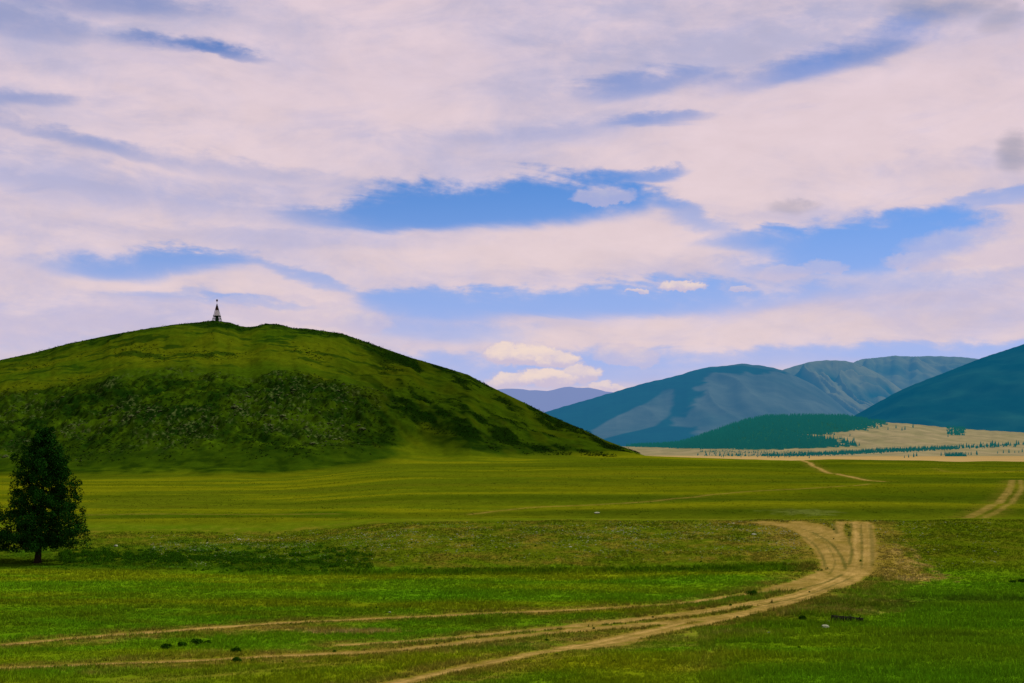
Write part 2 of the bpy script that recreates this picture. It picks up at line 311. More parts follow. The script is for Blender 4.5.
# ------------------------------------------------------------------ materials
def nt(mat):
    mat.use_nodes = True
    n = mat.node_tree; n.nodes.clear(); return n
def surface_mat(name, color=None, attr=None, upn=0., rough=.95, nscale=3., namt=.25, bump=0., bscale=20., haze=None, spec=0., bdist=.05, transl=0., stretch=(1, 1, 1)):
    m = bpy.data.materials.new(name); t = nt(m); N, L = t.nodes, t.links
    out = N.new('ShaderNodeOutputMaterial'); b = N.new('ShaderNodeBsdfPrincipled')
    b.inputs['Roughness'].default_value = rough; b.inputs['Specular IOR Level'].default_value = spec
    geo = N.new('ShaderNodeNewGeometry')
    mp = N.new('ShaderNodeMapping'); mp.inputs['Scale'].default_value = stretch
    L.new(geo.outputs['Position'], mp.inputs['Vector'])
    ns = N.new('ShaderNodeTexNoise'); ns.inputs['Scale'].default_value = nscale; ns.inputs['Detail'].default_value = 6; ns.inputs['Roughness'].default_value = .65
    L.new(mp.outputs[0], ns.inputs['Vector'])
    mr = N.new('ShaderNodeMapRange'); mr.inputs[1].default_value = .28; mr.inputs[2].default_value = .72; mr.inputs[3].default_value = 1 - namt; mr.inputs[4].default_value = 1 + namt
    L.new(ns.outputs['Fac'], mr.inputs[0])
    vm = N.new('ShaderNodeVectorMath'); vm.operation = 'SCALE'
    if attr:
        a = N.new('ShaderNodeAttribute'); a.attribute_name = attr; L.new(a.outputs['Color'], vm.inputs[0])
    else:
        rgb = N.new('ShaderNodeRGB'); rgb.outputs[0].default_value = (*color, 1); L.new(rgb.outputs[0], vm.inputs[0])
    L.new(mr.outputs[0], vm.inputs['Scale'])
    L.new(vm.outputs[0], b.inputs['Base Color'])
    if bump:
        nb = N.new('ShaderNodeTexNoise'); nb.inputs['Scale'].default_value = bscale; nb.inputs['Detail'].default_value = 5
        L.new(mp.outputs[0], nb.inputs['Vector'])
        bp = N.new('ShaderNodeBump'); bp.inputs['Strength'].default_value = bump; bp.inputs['Distance'].default_value = bdist
        L.new(nb.outputs['Fac'], bp.inputs['Height']); L.new(bp.outputs[0], b.inputs['Normal'])
    if upn:     # thin blades take most of their light as the sward does
        g1 = N.new('ShaderNodeVectorMath'); g1.operation = 'SCALE'; g1.inputs['Scale'].default_value = 1 - upn; L.new(geo.outputs['Normal'], g1.inputs[0])
        g2 = N.new('ShaderNodeVectorMath'); g2.inputs[1].default_value = (0, 0, upn); L.new(g1.outputs[0], g2.inputs[0])
        g3 = N.new('ShaderNodeVectorMath'); g3.operation = 'NORMALIZE'; L.new(g2.outputs[0], g3.inputs[0]); L.new(g3.outputs[0], b.inputs['Normal'])
    sh = b.outputs[0]
    if transl:
        tr = N.new('ShaderNodeBsdfTranslucent'); L.new(vm.outputs[0], tr.inputs['Color'])
        mx = N.new('ShaderNodeMixShader'); mx.inputs[0].default_value = transl
        L.new(sh, mx.inputs[1]); L.new(tr.outputs[0], mx.inputs[2]); sh = mx.outputs[0]
    if haze:      # haze painted as surface glow, stronger with distance from the origin
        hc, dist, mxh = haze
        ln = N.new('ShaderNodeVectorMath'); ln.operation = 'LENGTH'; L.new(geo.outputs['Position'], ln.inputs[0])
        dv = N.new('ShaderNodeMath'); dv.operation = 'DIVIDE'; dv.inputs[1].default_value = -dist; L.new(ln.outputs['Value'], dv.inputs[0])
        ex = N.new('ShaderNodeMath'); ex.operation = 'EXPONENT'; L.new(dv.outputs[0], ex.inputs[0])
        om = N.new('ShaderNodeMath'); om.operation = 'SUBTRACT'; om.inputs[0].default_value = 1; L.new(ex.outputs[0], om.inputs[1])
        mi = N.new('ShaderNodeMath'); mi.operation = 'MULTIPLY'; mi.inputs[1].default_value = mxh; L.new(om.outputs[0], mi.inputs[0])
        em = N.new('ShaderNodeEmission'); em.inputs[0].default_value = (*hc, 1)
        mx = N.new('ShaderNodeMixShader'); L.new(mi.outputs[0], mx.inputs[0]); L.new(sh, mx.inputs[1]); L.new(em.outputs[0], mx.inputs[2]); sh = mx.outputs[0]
    L.new(sh, out.inputs['Surface'])
    m.cycles.emission_sampling = 'NONE'
    return m
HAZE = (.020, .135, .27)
M_GROUND = surface_mat('meadow_surface', attr='Col', nscale=5., namt=.28, bump=.6, bscale=7, bdist=.12)
M_BLADE = surface_mat('grass_blades', attr='Col', nscale=.9, namt=.15, transl=.12, rough=.8, upn=.72)
M_NEEDLE = surface_mat('pine_needles', color=(.008, .038, .003), nscale=1.3, namt=.5, rough=.8)
M_BARK = surface_mat('bark', color=(.022, .017, .010), nscale=6, namt=.4, bump=.6, bscale=18)
M_BUSH = surface_mat('bush_leaves', color=(.024, .080, .002), nscale=4, namt=.45, transl=.15)
M_STONE = surface_mat('pale_stone', color=(.24, .26, .17), nscale=5, namt=.35, bump=.7, bscale=14)
M_DSTONE = surface_mat('lichen_stone', color=(.055, .075, .024), nscale=2, namt=.55, bump=.8, bscale=5)
M_LOG = surface_mat('charred_wood', color=(.012, .013, .008), nscale=8, namt=.5, bump=.7, bscale=20)
M_WHITE = surface_mat('weathered_white_paint', color=(.62, .59, .56), nscale=3, namt=.2)
M_RUST = surface_mat('dark_red_paint', color=(.045, .018, .014), nscale=3, namt=.3)
M_GREENP = surface_mat('dark_green_timber', color=(.016, .035, .018), nscale=3, namt=.3)

# ------------------------------------------------------------------ object helpers
def tag(o, label=None, cat=None, group=None, kind=None):
    if label: o['label'] = label
    if cat: o['category'] = cat
    if group: o['group'] = group
    if kind: o['kind'] = kind
    return o
def link(o, parent=None):
    COL.objects.link(o)
    if parent is not None: o.parent = parent
    return o
def empty(name, loc):
    o = bpy.data.objects.new(name, None); link(o); o.location = loc; return o
def np_mesh(name, V, Fc, mats, col=None, smooth=True, parent=None):
    """V (n,3); Fc (m,k) index array; col (n,3)"""
    V = np.asarray(V, dtype=np.float32); Fc = np.asarray(Fc, dtype=np.int32)
    me = bpy.data.meshes.new(name); m, k = Fc.shape
    me.vertices.add(len(V)); me.vertices.foreach_set('co', V.ravel())
    me.loops.add(m * k); me.loops.foreach_set('vertex_index', Fc.ravel())
    me.polygons.add(m); me.polygons.foreach_set('loop_start', np.arange(0, m * k, k, dtype=np.int32))
    try: me.polygons.foreach_set('loop_total', np.full(m, k, dtype=np.int32))
    except Exception: pass
    me.polygons.foreach_set('use_smooth', np.full(m, smooth))
    if col is not None:
        a = me.attributes.new('Col', 'FLOAT_COLOR', 'POINT')
        c4 = np.ones((len(V), 4), dtype=np.float32); c4[:, :3] = col; a.data.foreach_set('color', c4.ravel())
    me.update(calc_edges=True)
    for mt in (mats if isinstance(mats, (list, tuple)) else [mats]): me.materials.append(mt)
    o = bpy.data.objects.new(name, me); link(o, parent); return o
class MB:
    """collects quads/tris of simple shapes into one mesh"""
    def __init__(s): s.v, s.f = [], []
    def add(s, vs, fs):
        b = len(s.v); s.v += [tuple(v) for v in vs]; s.f += [tuple(b + i for i in f) for f in fs]
    def bar(s, a, b, r0, r1=None, n=6):
        r1 = r0 if r1 is None else r1
        a, b = Vector(a), Vector(b); d = (b - a).normalized(); u = d.orthogonal().normalized(); w = d.cross(u)
        vs = [p + (u * math.cos(2 * math.pi * i / n) + w * math.sin(2 * math.pi * i / n)) * r for p, r in ((a, r0), (b, r1)) for i in range(n)]
        s.add(vs, [(i, (i + 1) % n, n + (i + 1) % n, n + i) for i in range(n)] + [tuple(range(n))[::-1], tuple(range(n, 2 * n))])
    def box(s, c, h):
        vs = [(c[0] + i * h[0], c[1] + j * h[1], c[2] + k * h[2]) for i in (-1, 1) for j in (-1, 1) for k in (-1, 1)]
        s.add(vs, [(0, 1, 3, 2), (4, 6, 7, 5), (0, 4, 5, 1), (2, 3, 7, 6), (0, 2, 6, 4), (1, 5, 7, 3)])
    def frustum(s, z0, r0, z1, r1, n=4, rot=math.pi / 4):
        vs = [(r * math.cos(rot + 2 * math.pi * i / n), r * math.sin(rot + 2 * math.pi * i / n), z) for z, r in ((z0, r0), (z1, r1)) for i in range(n)]
        s.add(vs, [(i, (i + 1) % n, n + (i + 1) % n, n + i) for i in range(n)] + [tuple(range(n))[::-1], tuple(range(n, 2 * n))])
    def build(s, name, mat, parent=None, smooth=False):
        me = bpy.data.meshes.new(name); me.from_pydata(s.v, [], s.f); me.materials.append(mat)
        if smooth: me.polygons.foreach_set('use_smooth', [True] * len(me.polygons))
        me.update(); o = bpy.data.objects.new(name, me); return link(o, parent)

# ------------------------------------------------------------------ ground, hill and tracks out of one shared grid
cols = np.concatenate([np.linspace(-3600, -400, 50, endpoint=False), np.linspace(-400, -40, 110, endpoint=False), np.arange(-40, 1066, 1.25), np.linspace(1067, 1420, 90, endpoint=False), np.linspace(1420, 4600, 50)])
rows = [2., 10, 20, 28, 36, 42, 46, 50, 54]
d = 56.
while d < 158: rows.append(d); d += max(.16, d * d / 15358 * .62)
rows += list(np.arange(158, 380, .72)) + list(np.arange(380, 625, .62)) + list(np.linspace(626, 760, 60)) + list(np.linspace(770, 1400, 50))
rows = np.array(rows)
PX, D = np.meshgrid(cols, rows)
Z, G, X, Y = terrain(PX, D)
CC, RD, HH = ground_col(PX, D, X, Y, Z, G)
Z = Z - .035 * np.clip(RD, 0, 1) * (D < 160)           # wheels have worn the tracks down a little
nr, nc = PX.shape
V = np.stack([X, Y, Z], -1).reshape(-1, 3); CF = CC.reshape(-1, 3)
ii = (np.arange(nr - 1)[:, None] * nc + np.arange(nc - 1)[None, :])
Q = np.stack([ii, ii + 1, ii + nc + 1, ii + nc], -1).reshape(-1, 4)
fh = (HH.ravel()[Q].mean(1) > .5); fr = (RD.ravel()[Q].mean(1) > .5) & ~fh
def part_grid(name, sel):
    q = Q[sel]; u, inv = np.unique(q, return_inverse=True)
    return np_mesh(name, V[u], inv.reshape(-1, 4), M_GROUND, CF[u])
tag(part_grid('ground', ~fh & ~fr), 'rolling green and yellowish steppe meadow in front of the hill', kind='structure')
tag(part_grid('hill', fh), 'broad rounded grassy hill with a rocky lower slope', kind='structure')
tag(part_grid('dirt_road', fr), 'sandy rutted vehicle tracks winding through the meadow', kind='structure')
print('grid', nr, nc)

# valley floor
def valley():
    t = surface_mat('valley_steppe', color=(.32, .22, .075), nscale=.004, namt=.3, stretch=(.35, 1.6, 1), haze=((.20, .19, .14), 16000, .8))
    me = bpy.data.meshes.new('valley_plain'); S = 60000
    me.from_pydata([(-S, -S, -15), (S, -S, -15), (S, S, -15), (-S, S, -15)], [], [(0, 1, 2, 3)]); me.materials.append(t)
    return link(bpy.data.objects.new('valley_plain', me))
tag(valley(), 'flat pale sandy valley floor beyond the green rise', kind='structure')

# ------------------------------------------------------------------ mountains
def mountain(name, label, sil, df, dr, back, colfn, mat, relief, ncol=360, nrow=150, zb=-17, prof=None, seed=1, gul=1.):
    px = np.linspace(sil[0][0], sil[-1][0], ncol)
    sy = np.interp(px, [p[0] for p in sil], [p[1] for p in sil]) + .5 * perlin(px / 7, px * 0 + seed, seed)
    t = np.concatenate([np.linspace(0, 1.15, nrow), np.linspace(1.2, 1 + back, 25)])
    PXm, T = np.meshgrid(px, t)
    fdf = np.interp(px, *zip(*df)) if isinstance(df, list) else np.full_like(px, df)
    fdr = np.interp(px, *zip(*dr)) if isinstance(dr, list) else np.full_like(px, dr)
    Dm = fdf + (fdr - fdf) * T
    Xm = (PXm - CX) / F * Dm
    zs = CAMZ + (HY - sy) / F * fdr
    P = prof or ([0, .1, .3, .6, .85, 1], [0, .05, .26, .62, .88, 1])
    zs0 = zs.copy()
    for _ in range(4):
        s = np.where(T <= 1, np.interp(T, *P), np.clip(1 - (np.clip(T - 1, 0, None) / back) ** 1.5, 0, 1))
        env = np.clip(np.sin(np.clip(T, 0, 1.3) / 1.3 * math.pi), 0, 1)
        L = (fdr - fdf).mean()
        wx = Xm + .25 * L * perlin(Xm / (.5 * L), Dm / (.5 * L), seed + 9)
        rid = 1 - np.abs(fbm(wx / (.28 * L) * gul, Dm / (.9 * L), 3, seed + 3, .55)) * 1.6
        Zm = zb + np.clip(zs - zb, 0, None) * s + relief * env * (rid - .6) * np.clip((zs - zb) / (zs.max() - zb), .0, 1)
        Zm = Zm + relief * .12 * env * fbm(Xm / (.05 * L), Dm / (.05 * L), 3, seed + 5)
        a = ((Zm - CAMZ) / Dm).max(0)
        zs = zs + ((HY - sy) / F - a) * fdr * .9
    c = colfn(PXm, T, Xm, Dm, Zm, rid)
    nr_, nc_ = PXm.shape
    i2 = (np.arange(nr_ - 1)[:, None] * nc_ + np.arange(nc_ - 1)[None, :])
    q = np.stack([i2, i2 + 1, i2 + nc_ + 1, i2 + nc_], -1).reshape(-1, 4)
    o = np_mesh(name, np.stack([Xm, Dm, Zm], -1).reshape(-1, 3), q, mat, np.clip(c, .001, 1).reshape(-1, 3))
    return tag(o, label, kind='structure'), (px, t, Dm, Zm)
FOR, GREY, BRN = C3(.005, .036, .022), C3(.078, .094, .068), C3(.195, .19, .072)
def row_of(D_, Z_): return HY - (Z_ - CAMZ) / D_ * F
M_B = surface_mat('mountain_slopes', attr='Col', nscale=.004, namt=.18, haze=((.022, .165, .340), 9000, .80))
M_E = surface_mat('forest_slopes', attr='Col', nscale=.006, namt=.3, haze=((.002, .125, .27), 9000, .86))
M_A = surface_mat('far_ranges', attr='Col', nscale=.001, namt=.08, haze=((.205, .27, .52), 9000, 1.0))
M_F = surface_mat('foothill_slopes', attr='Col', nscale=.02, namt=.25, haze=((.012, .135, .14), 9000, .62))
def col_A(p, t, x, d, z, r): return np.broadcast_to(C3(.08, .09, .10), p.shape + (3,)).copy()
mountain('mountain', 'faint lavender range on the horizon behind the gap',
         [(-1500, 425), (-900, 415), (-400, 400), (0, 408), (300, 402), (440, 396), (470, 392), (502, 389), (515, 388.5), (529, 390), (549, 391), (560, 388), (569, 386.5), (580, 388), (589, 387.5), (609, 392), (650, 396), (720, 402), (900, 395), (1300, 400), (1900, 412), (2600, 425)],
         21000, 27000, 1.0, col_A, M_A, 25, 700, 60, seed=301)
def col_B(p, t, x, d, z, r):
    row = row_of(d, z); n = fbm(x / 700, d / 900, 4, 331); n2 = fbm(x / 200, d / 260, 3, 332)
    c = mix3(FOR, GREY, np.zeros(p.shape))
    g1 = sm(0, 10, (p - 706) - 1.0 * (row - 374) * -.55 + 12 * n) * sm(372, 378, row + 4 * n) * sm(0, 12, (p - 650) - (row - 390) * -.3 + 10 * n2 + 0 * p)
    g1 = sm(-4, 6, p - np.interp(row, [365, 373, 385, 400, 415, 430, 446], [745, 712, 700, 695, 680, 694, 690]) + 9 * n2) * sm(371, 374.5, row + 3 * n2 + np.where(p > 760, (p - 770) * -.0, 0))
    g2 = sm(-3, 3, p - np.interp(row, [388, 395, 405, 420, 430, 440], [664, 655, 640, 612, 592, 596]) + 5 * n) * sm(3, -3, p - np.interp(row, [388, 395, 405, 415, 426, 434, 440], [672, 673, 672, 668, 655, 620, 600]) + 5 * n) * sm(389, 393, row + 3 * n2)
    g3 = sm(0, 3, row - 414 + 3 * n) * sm(3, 0, row - 424 + 3 * n) * sm(668, 676, p + 5 * n2) * sm(700, 690, p)
    top = sm(2.6, 1.2, row - np.interp(p, [700, 742, 782], [366.5, 363.5, 370])) * sm(700, 715, p) * .6
    g = np.clip(np.maximum.reduce([g1, g2, g3, top]) * (.95 + .35 * n), 0, 1)
    fd = fbm(x / 260, d / 420 + x / 900, 5, 334, .62)
    return mix3(c, GREY, g) * np.clip(1 + .22 * (r - .5) + .16 * fd, .3, 2)[..., None]
SB = [(380, 445), (450, 440), (500, 428), (547, 411.5), (576, 403), (609, 393.5), (643, 383.5), (676, 376), (695, 370), (709, 367), (728, 365.5), (742, 363.5), (765, 366), (782, 370), (800, 378), (815, 385.5), (832, 398), (849, 412), (880, 428), (930, 446)]
mountain('mountain', 'blue green mountain with grey bare patches left of the gorge', SB, 9300, 12500, 1.0, col_B, M_B, 45, 520, 220, seed=311, gul=.9)
def col_C(p, t, x, d, z, r):
    n = fbm(x / 500, d / 900, 4, 341)
    return mix3(mix3(FOR * 1.3, BRN, np.clip(.45 + 1.1 * (r - .5) + .7 * n, 0, 1)), BRN * 1.1, sm(.8, .98, t) * .7)
mountain('mountain', 'gullied brown green mountain in the middle behind the gorge',
         [(640, 445), (700, 415), (750, 385), (782, 370), (795, 366), (809, 362), (826, 360), (846, 361), (856, 363), (880, 374), (905, 392), (940, 420), (990, 445)], 13200, 16200, 1.0, col_C, M_B, 150, 420, 200, seed=322, gul=1.4)
def col_D(p, t, x, d, z, r):
    n = fbm(x / 900, d / 900, 4, 351)
    return mix3(mix3(FOR * 1.5, BRN, np.clip(.3 + .9 * (r - .5) + .6 * n, 0, 1)), BRN * 1.2, sm(.75, .98, t) * .8)
mountain('mountain', 'flat topped brownish mountain farthest behind the right slope',
         [(760, 440), (800, 400), (840, 368), (862, 359), (878, 357.5), (896, 355.5), (906, 356.5), (932, 356), (962, 357), (979, 359), (1010, 366), (1080, 380), (1200, 400), (1400, 440)], 17000, 20500, 1.0, col_D, M_B, 170, 420, 160, seed=333, gul=1.3)
def col_E(p, t, x, d, z, r):
    n = fbm(x / 300, d / 400, 4, 361)
    return mix3(FOR, C3(.014, .062, .034), np.clip(.25 + .8 * n + .5 * (r - .5), 0, 1))
SE = [(790, 446), (826, 432), (852, 417), (866, 409), (882, 400), (899, 391), (916, 383.5), (933, 377), (949, 371), (966, 364), (983, 357.5), (1003, 351), (1024, 344), (1080, 327), (1200, 300), (1400, 290), (1700, 330), (2100, 390), (2600, 442)]
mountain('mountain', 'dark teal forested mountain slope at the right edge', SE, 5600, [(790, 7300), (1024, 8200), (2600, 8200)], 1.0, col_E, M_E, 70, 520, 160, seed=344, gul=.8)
TAN = C3(.255, .200, .095)
def wooded(p, row, n): # 1 where forest covers the foothill
    lo = np.interp(p, [600, 682, 750, 850], [445.2, 448.4, 449.4, 449.0])
    w = sm(.7, -.7, row - lo + .8 * n)
    lim = sm(886, 878, p + 12 * n) * sm(3, -3, p - np.interp(row, [416, 422, 430, 436, 441, 447, 452], [888, 884, 862, 806, 845, 845, 700]) + 26 * n)
    return np.clip(lim, 0, 1) * w
def col_F(p, t, x, d, z, r):
    row = row_of(d, z); n = fbm(x / 60, d / 120, 3, 371); n2 = fbm(x / 25, d / 60, 3, 372)
    c = mix3(TAN, TAN * C3(.8, .85, .75), np.clip(.5 + n, 0, 1))
    c = mix3(c, C3(.009, .070, .046), wooded(p, row, n2))
    return c
SF = [(560, 446), (620, 446.5), (660, 445), (682, 443), (700, 437), (725, 428), (745, 421), (765, 417), (790, 416), (815, 416), (840, 416.5), (852, 418), (882, 422), (912, 424), (942, 427), (980, 430), (1024, 432.5), (1100, 436), (1300, 441), (1700, 446)]
oF, GF = mountain('foothill', 'low foothill with green woods on the left and tan grass on the right', SF, 2750, 4300, .9, col_F, M_F, 10, 520, 170, zb=-16.5, prof=([0, .15, .4, .7, 1], [0, .10, .36, .72, 1]), seed=355)
def on_F(px, py):
    pxs, t, Dm, Zm = GF
    j = int(np.argmin(abs(pxs - px))); rw = row_of(Dm[:, j], Zm[:, j]); k = np.where(rw <= py)[0]
    if not len(k) or k[0] == 0:
        dd = min((15 + CAMZ) * F / max(py - HY, 3), 2740); return Vector(((px - CX) / F * dd, dd, -15))
    k = k[0]; return Vector(((px - CX) / F * Dm[k, j], Dm[k, j], Zm[k, j]))

# ------------------------------------------------------------------ distant conifers
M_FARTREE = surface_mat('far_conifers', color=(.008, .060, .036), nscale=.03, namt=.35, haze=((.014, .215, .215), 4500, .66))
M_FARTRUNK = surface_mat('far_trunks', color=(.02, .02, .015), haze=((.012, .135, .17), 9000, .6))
def cone_forest(name, pts, hs, label, ns=5):
    """many small conifers as one mass"""
    pts = np.asarray(pts); hs = np.asarray(hs); n = len(pts)
    a = np.arange(ns) * 2 * math.pi / ns
    prof = [(.0, .20), (.35, .17), (.36, .10), (1, 0.012)]
    ring = []
    for zz, rr in prof: ring.append(np.stack([np.cos(a) * rr, np.sin(a) * rr, np.full(ns, zz)], -1))
    base = np.concatenate(ring); nv = len(base)
    rot = RNG.uniform(0, 6.28, n); wd = RNG.uniform(.8, 1.3, n)
    Vx = base[None, :, 0] * np.cos(rot)[:, None] - base[None, :, 1] * np.sin(rot)[:, None]
    Vy = base[None, :, 0] * np.sin(rot)[:, None] + base[None, :, 1] * np.cos(rot)[:, None]
    VV = np.stack([Vx * (hs * wd)[:, None], Vy * (hs * wd)[:, None], np.repeat(base[None, :, 2], n, 0) * hs[:, None]], -1) + pts[:, None, :]
    f = []
    for k in range(len(prof) - 1):
        for i in range(ns): f.append((k * ns + i, k * ns + (i + 1) % ns, (k + 1) * ns + (i + 1) % ns, (k + 1) * ns + i))
    ff = (np.array(f)[None] + (np.arange(n) * nv)[:, None, None]).reshape(-1, 4)
    o = np_mesh(name, VV.reshape(-1, 3), ff, M_FARTREE, smooth=False)
    return tag(o, label, 'forest', kind='stuff')
pxs, tF, DmF, ZmF = GF
JJ = RNG.integers(0, len(pxs), 60000); KK = RNG.integers(0, 165, 60000)
rowF = row_of(DmF, ZmF); xF = (pxs[None, :] - CX) / F * DmF
nF = fbm(xF / 25, DmF / 60, 3, 372); wF = wooded(np.broadcast_to(pxs, DmF.shape), rowF, nF)
keep = (wF[KK, JJ] > RNG.uniform(.25, 1, 60000)) & (pxs[JJ] > 600) & (pxs[JJ] < 1100)
JJ, KK = JJ[keep][:15000], KK[keep][:15000]
pts = np.stack([xF[KK, JJ] + RNG.normal(0, 3, len(JJ)), DmF[KK, JJ] + RNG.normal(0, 4, len(JJ)), ZmF[KK, JJ] - .8], -1)
cone_forest('foothill_forest', pts, RNG.uniform(6, 12, len(pts)), 'dense green woods covering the low foothill in the valley')
# riverside belt of trees
bp = []; bh = []
B1 = [(700, 455.5), (749, 456.3), (800, 455.5), (830, 454.3), (866, 452.3), (900, 450.8), (931, 449.3), (982, 447), (1024, 445), (1060, 444.5)]
for _ in range(1900):
    px = random.triangular(690, 1060, 860)
    if px > 960 and random.random() < .45: continue
    py = np.interp(px, *zip(*B1)) + random.gauss(0, .8)
    if px < 760 and random.random() < .5: continue
    p = on_F(px, py); bp.append((p.x, p.y, p.z - .3)); bh.append(random.uniform(3.5, 6.5) * p.y / 2600)
for _ in range(260):
    px = random.uniform(700, 830); py = 451.5 + random.gauss(0, .7) + (px - 660) * .012
    p = on_F(px, py); bp.append((p.x, p.y, p.z - .3)); bh.append(random.uniform(2, 4) * p.y / 2600)
cone_forest('riverside_woods', bp, bh, 'thin dark belt of woods across the sandy valley floor')
# single far conifers
def conifer(name, h, label, group):
    root = empty(name, (0, 0, 0)); tag(root, label, 'tree', group)
    m = MB(); n = 7
    zs = [(.10, .02), (.13, .19), (.30, .11), (.31, .165), (.48, .09), (.49, .135), (.66, .07), (.67, .10), (.84, .04), (.85, .06), (1, .005)]
    vs = []
    for k, (z, r) in enumerate(zs):
        for i in range(n):
            a = 2 * math.pi * i / n + .4 * k; q = r * random.uniform(.75, 1.25)
            vs.append((q * math.cos(a) * h, q * math.sin(a) * h, z * h))
    m.add(vs, [(k * n + i, k * n + (i + 1) % n, (k + 1) * n + (i + 1) % n, (k + 1) * n + i) for k in range(len(zs) - 1) for i in range(n)])
    m.build('crown', M_FARTREE, root)
    t = MB(); t.bar((0, 0, -.3), (0, 0, h * .3), h * .018, h * .012); t.build('trunk', M_FARTRUNK, root)
    return root
def copy_tree(o, parent=None):
    c = o.copy(); COL.objects.link(c); c.parent = parent
    for ch in list(o.children):
        g = ch.copy(); COL.objects.link(g); g.parent = c
    return c
spots = []
for _ in range(34): spots.append((0, random.uniform(962, 1040), None, 449))
for px in (905, 908, 913, 916, 917, 941, 944, 957, 966, 969, 972, 976, 978, 997, 1003, 1009, 1014, 1018, 1022): spots.append((1, px + random.uniform(-1, 1), None, 0))
for px, py in ((888, 430), (896, 428.5), (902, 431), (905, 430), (913, 428), (854, 441), (850, 437), (838, 433), (846, 431), (866, 430), (948, 437), (954, 434)): spots.append((2, px, py, 0))
LBL = ['slender far conifer in the row at the right end of the woods belt', 'small lone conifer on the sandy strip below the long woods belt', 'small conifer dotted on the tan slope of the foothill']
GRP = ['conifers at the right end of the woods belt', 'conifers on the sandy strip', 'conifers on the tan foothill slope']
protos = {}
for kd, px, py, _ in spots:
    if kd == 0: py = np.interp(px, [960, 1024, 1045], [448.4, 445.6, 445.0]) + random.gauss(0, .5)
    if kd == 1: py = np.interp(px, [905, 942, 973, 1024], [457.8, 456, 455, 452.5]) + random.gauss(0, .3)
    p = on_F(px, py); size = p.y / 2600 * (random.uniform(5, 9.5) if kd else random.uniform(6.5, 11.5))
    if kd not in protos:
        o = protos[kd] = conifer('conifer_tree', 8., LBL[kd], GRP[kd])
    else: o = copy_tree(protos[kd])
    o.location = (p.x, p.y, p.z - .2); o.scale = (size / 8,) * 3; o.rotation_euler.z = random.uniform(0, 6)
# pointed clump jutting down onto the tan slope
cp, ch_ = [], []
for _ in range(420):
    px = random.uniform(946, 966); py = random.uniform(425, 435.5)
    if abs(px - 956 + 2 * math.sin(py * 2)) > 10.5 - (py - 425) * .45 + random.gauss(0, 1.2): continue
    p = on_F(px, py); cp.append((p.x, p.y, p.z - .5)); ch_.append(random.uniform(6, 10))
cone_forest('woodland_spur', cp, ch_, 'small wedge of dark woods running down onto the tan slope')

# ------------------------------------------------------------------ near grass blades
def blades(name, label, n, d0, d1, hfun, keepfun, power=1.6, px0=-60, px1=1090, nb=6, wid=.016, bright=1.):
    u = RNG.uniform(0, 1, n)
    e = 2 - power
    d = (d0 ** e + u * (d1 ** e - d0 ** e)) ** (1 / e) if abs(e) > 1e-6 else d0 * (d1 / d0) ** u
    px = RNG.uniform(px0, px1, n)
    z, g, x, y = terrain(px, d)
    c, rd, hh = ground_col(px, d, x, y, z, g)
    k = (rd < .06 + .40 * RNG.uniform(0, 1, len(d)) ** 2) & keepfun(px, d, x, y)
    px, d, x, y, z, c = (a[k] for a in (px, d, x, y, z, c)); n = len(d)
    h = hfun(px, d, x, y)
    N = n * nb
    rep = lambda a: np.repeat(a, nb, 0)
    bx = rep(x) + RNG.normal(0, .07, N); by = rep(y) + RNG.normal(0, .07, N); bz = rep(z) - .02
    bh = rep(h) * RNG.uniform(.5, 1.25, N); an = RNG.uniform(0, math.pi, N); w = wid * RNG.uniform(.7, 1.4, N) * (rep(d) / 70)
    lx = RNG.normal(.10, .28, N) * bh; ly = RNG.normal(0, .28, N) * bh
    V = np.empty((N, 3, 3))
    V[:, 0] = np.stack([bx - np.cos(an) * w, by - np.sin(an) * w, bz], -1)
    V[:, 1] = np.stack([bx + np.cos(an) * w, by + np.sin(an) * w, bz], -1)
    V[:, 2] = np.stack([bx + lx, by + ly, bz + bh], -1)
    cc = rep(c) * RNG.uniform(.86, 1.18, N)[:, None] * bright
    cc[:, 0] *= RNG.uniform(.80, 1.05, N)
    cv = np.stack([cc * .92, cc * .92, cc * 1.22], 1)
    o = np_mesh(name, V.reshape(-1, 3), np.arange(N * 3).reshape(-1, 3), M_BLADE, np.clip(cv.reshape(-1, 3), .001, 1), smooth=False)
    return tag(o, label, 'grass', kind='stuff')
blades('grass', 'short green meadow grass around the dirt tracks', 300000, 57, 152,
       lambda p, d, x, y: (.10 + .10 * np.clip(.5 + fbm(x / 6, y / 5, 2, 201), 0, 1)) * np.where(d > 120, .7, 1), lambda p, d, x, y: fbm(x / 2.2, y / 2.2, 2, 203) > -.35 - .5 * RNG.uniform(0, 1, len(x)), bright=1.5, px0=-380, px1=1420)
blades('tall_grass', 'lush taller grass on the lower right and under the bank', 95000, 58, 124, lambda p, d, x, y: .24 + .14 * np.clip(.5 + fbm(x / 4, y / 3, 2, 202), 0, 1),
       lambda p, d, x, y: ((p > 700) & (d < 104) & (fbm(x / 5, y / 3.5, 2, 204) > -.1)) | ((d > 116.5) & (d < 121.0) & (p > 330) & (p < 815)), nb=5, wid=.016, bright=1.5, px1=1420)

blades('far_grass', 'uneven grass tufts over the rolling meadow up to the hill', 60000, 160, 480, lambda p, d, x, y: .07 + .06 * fbm(x / 5, y / 7, 2, 205), lambda p, d, x, y: (fbm(x / 7, y / 9, 3, 206) > -.3) & (hill_t(p, d) < -.01), power=1.2, px0=-300, px1=1320, nb=4, wid=.020, bright=1.35)
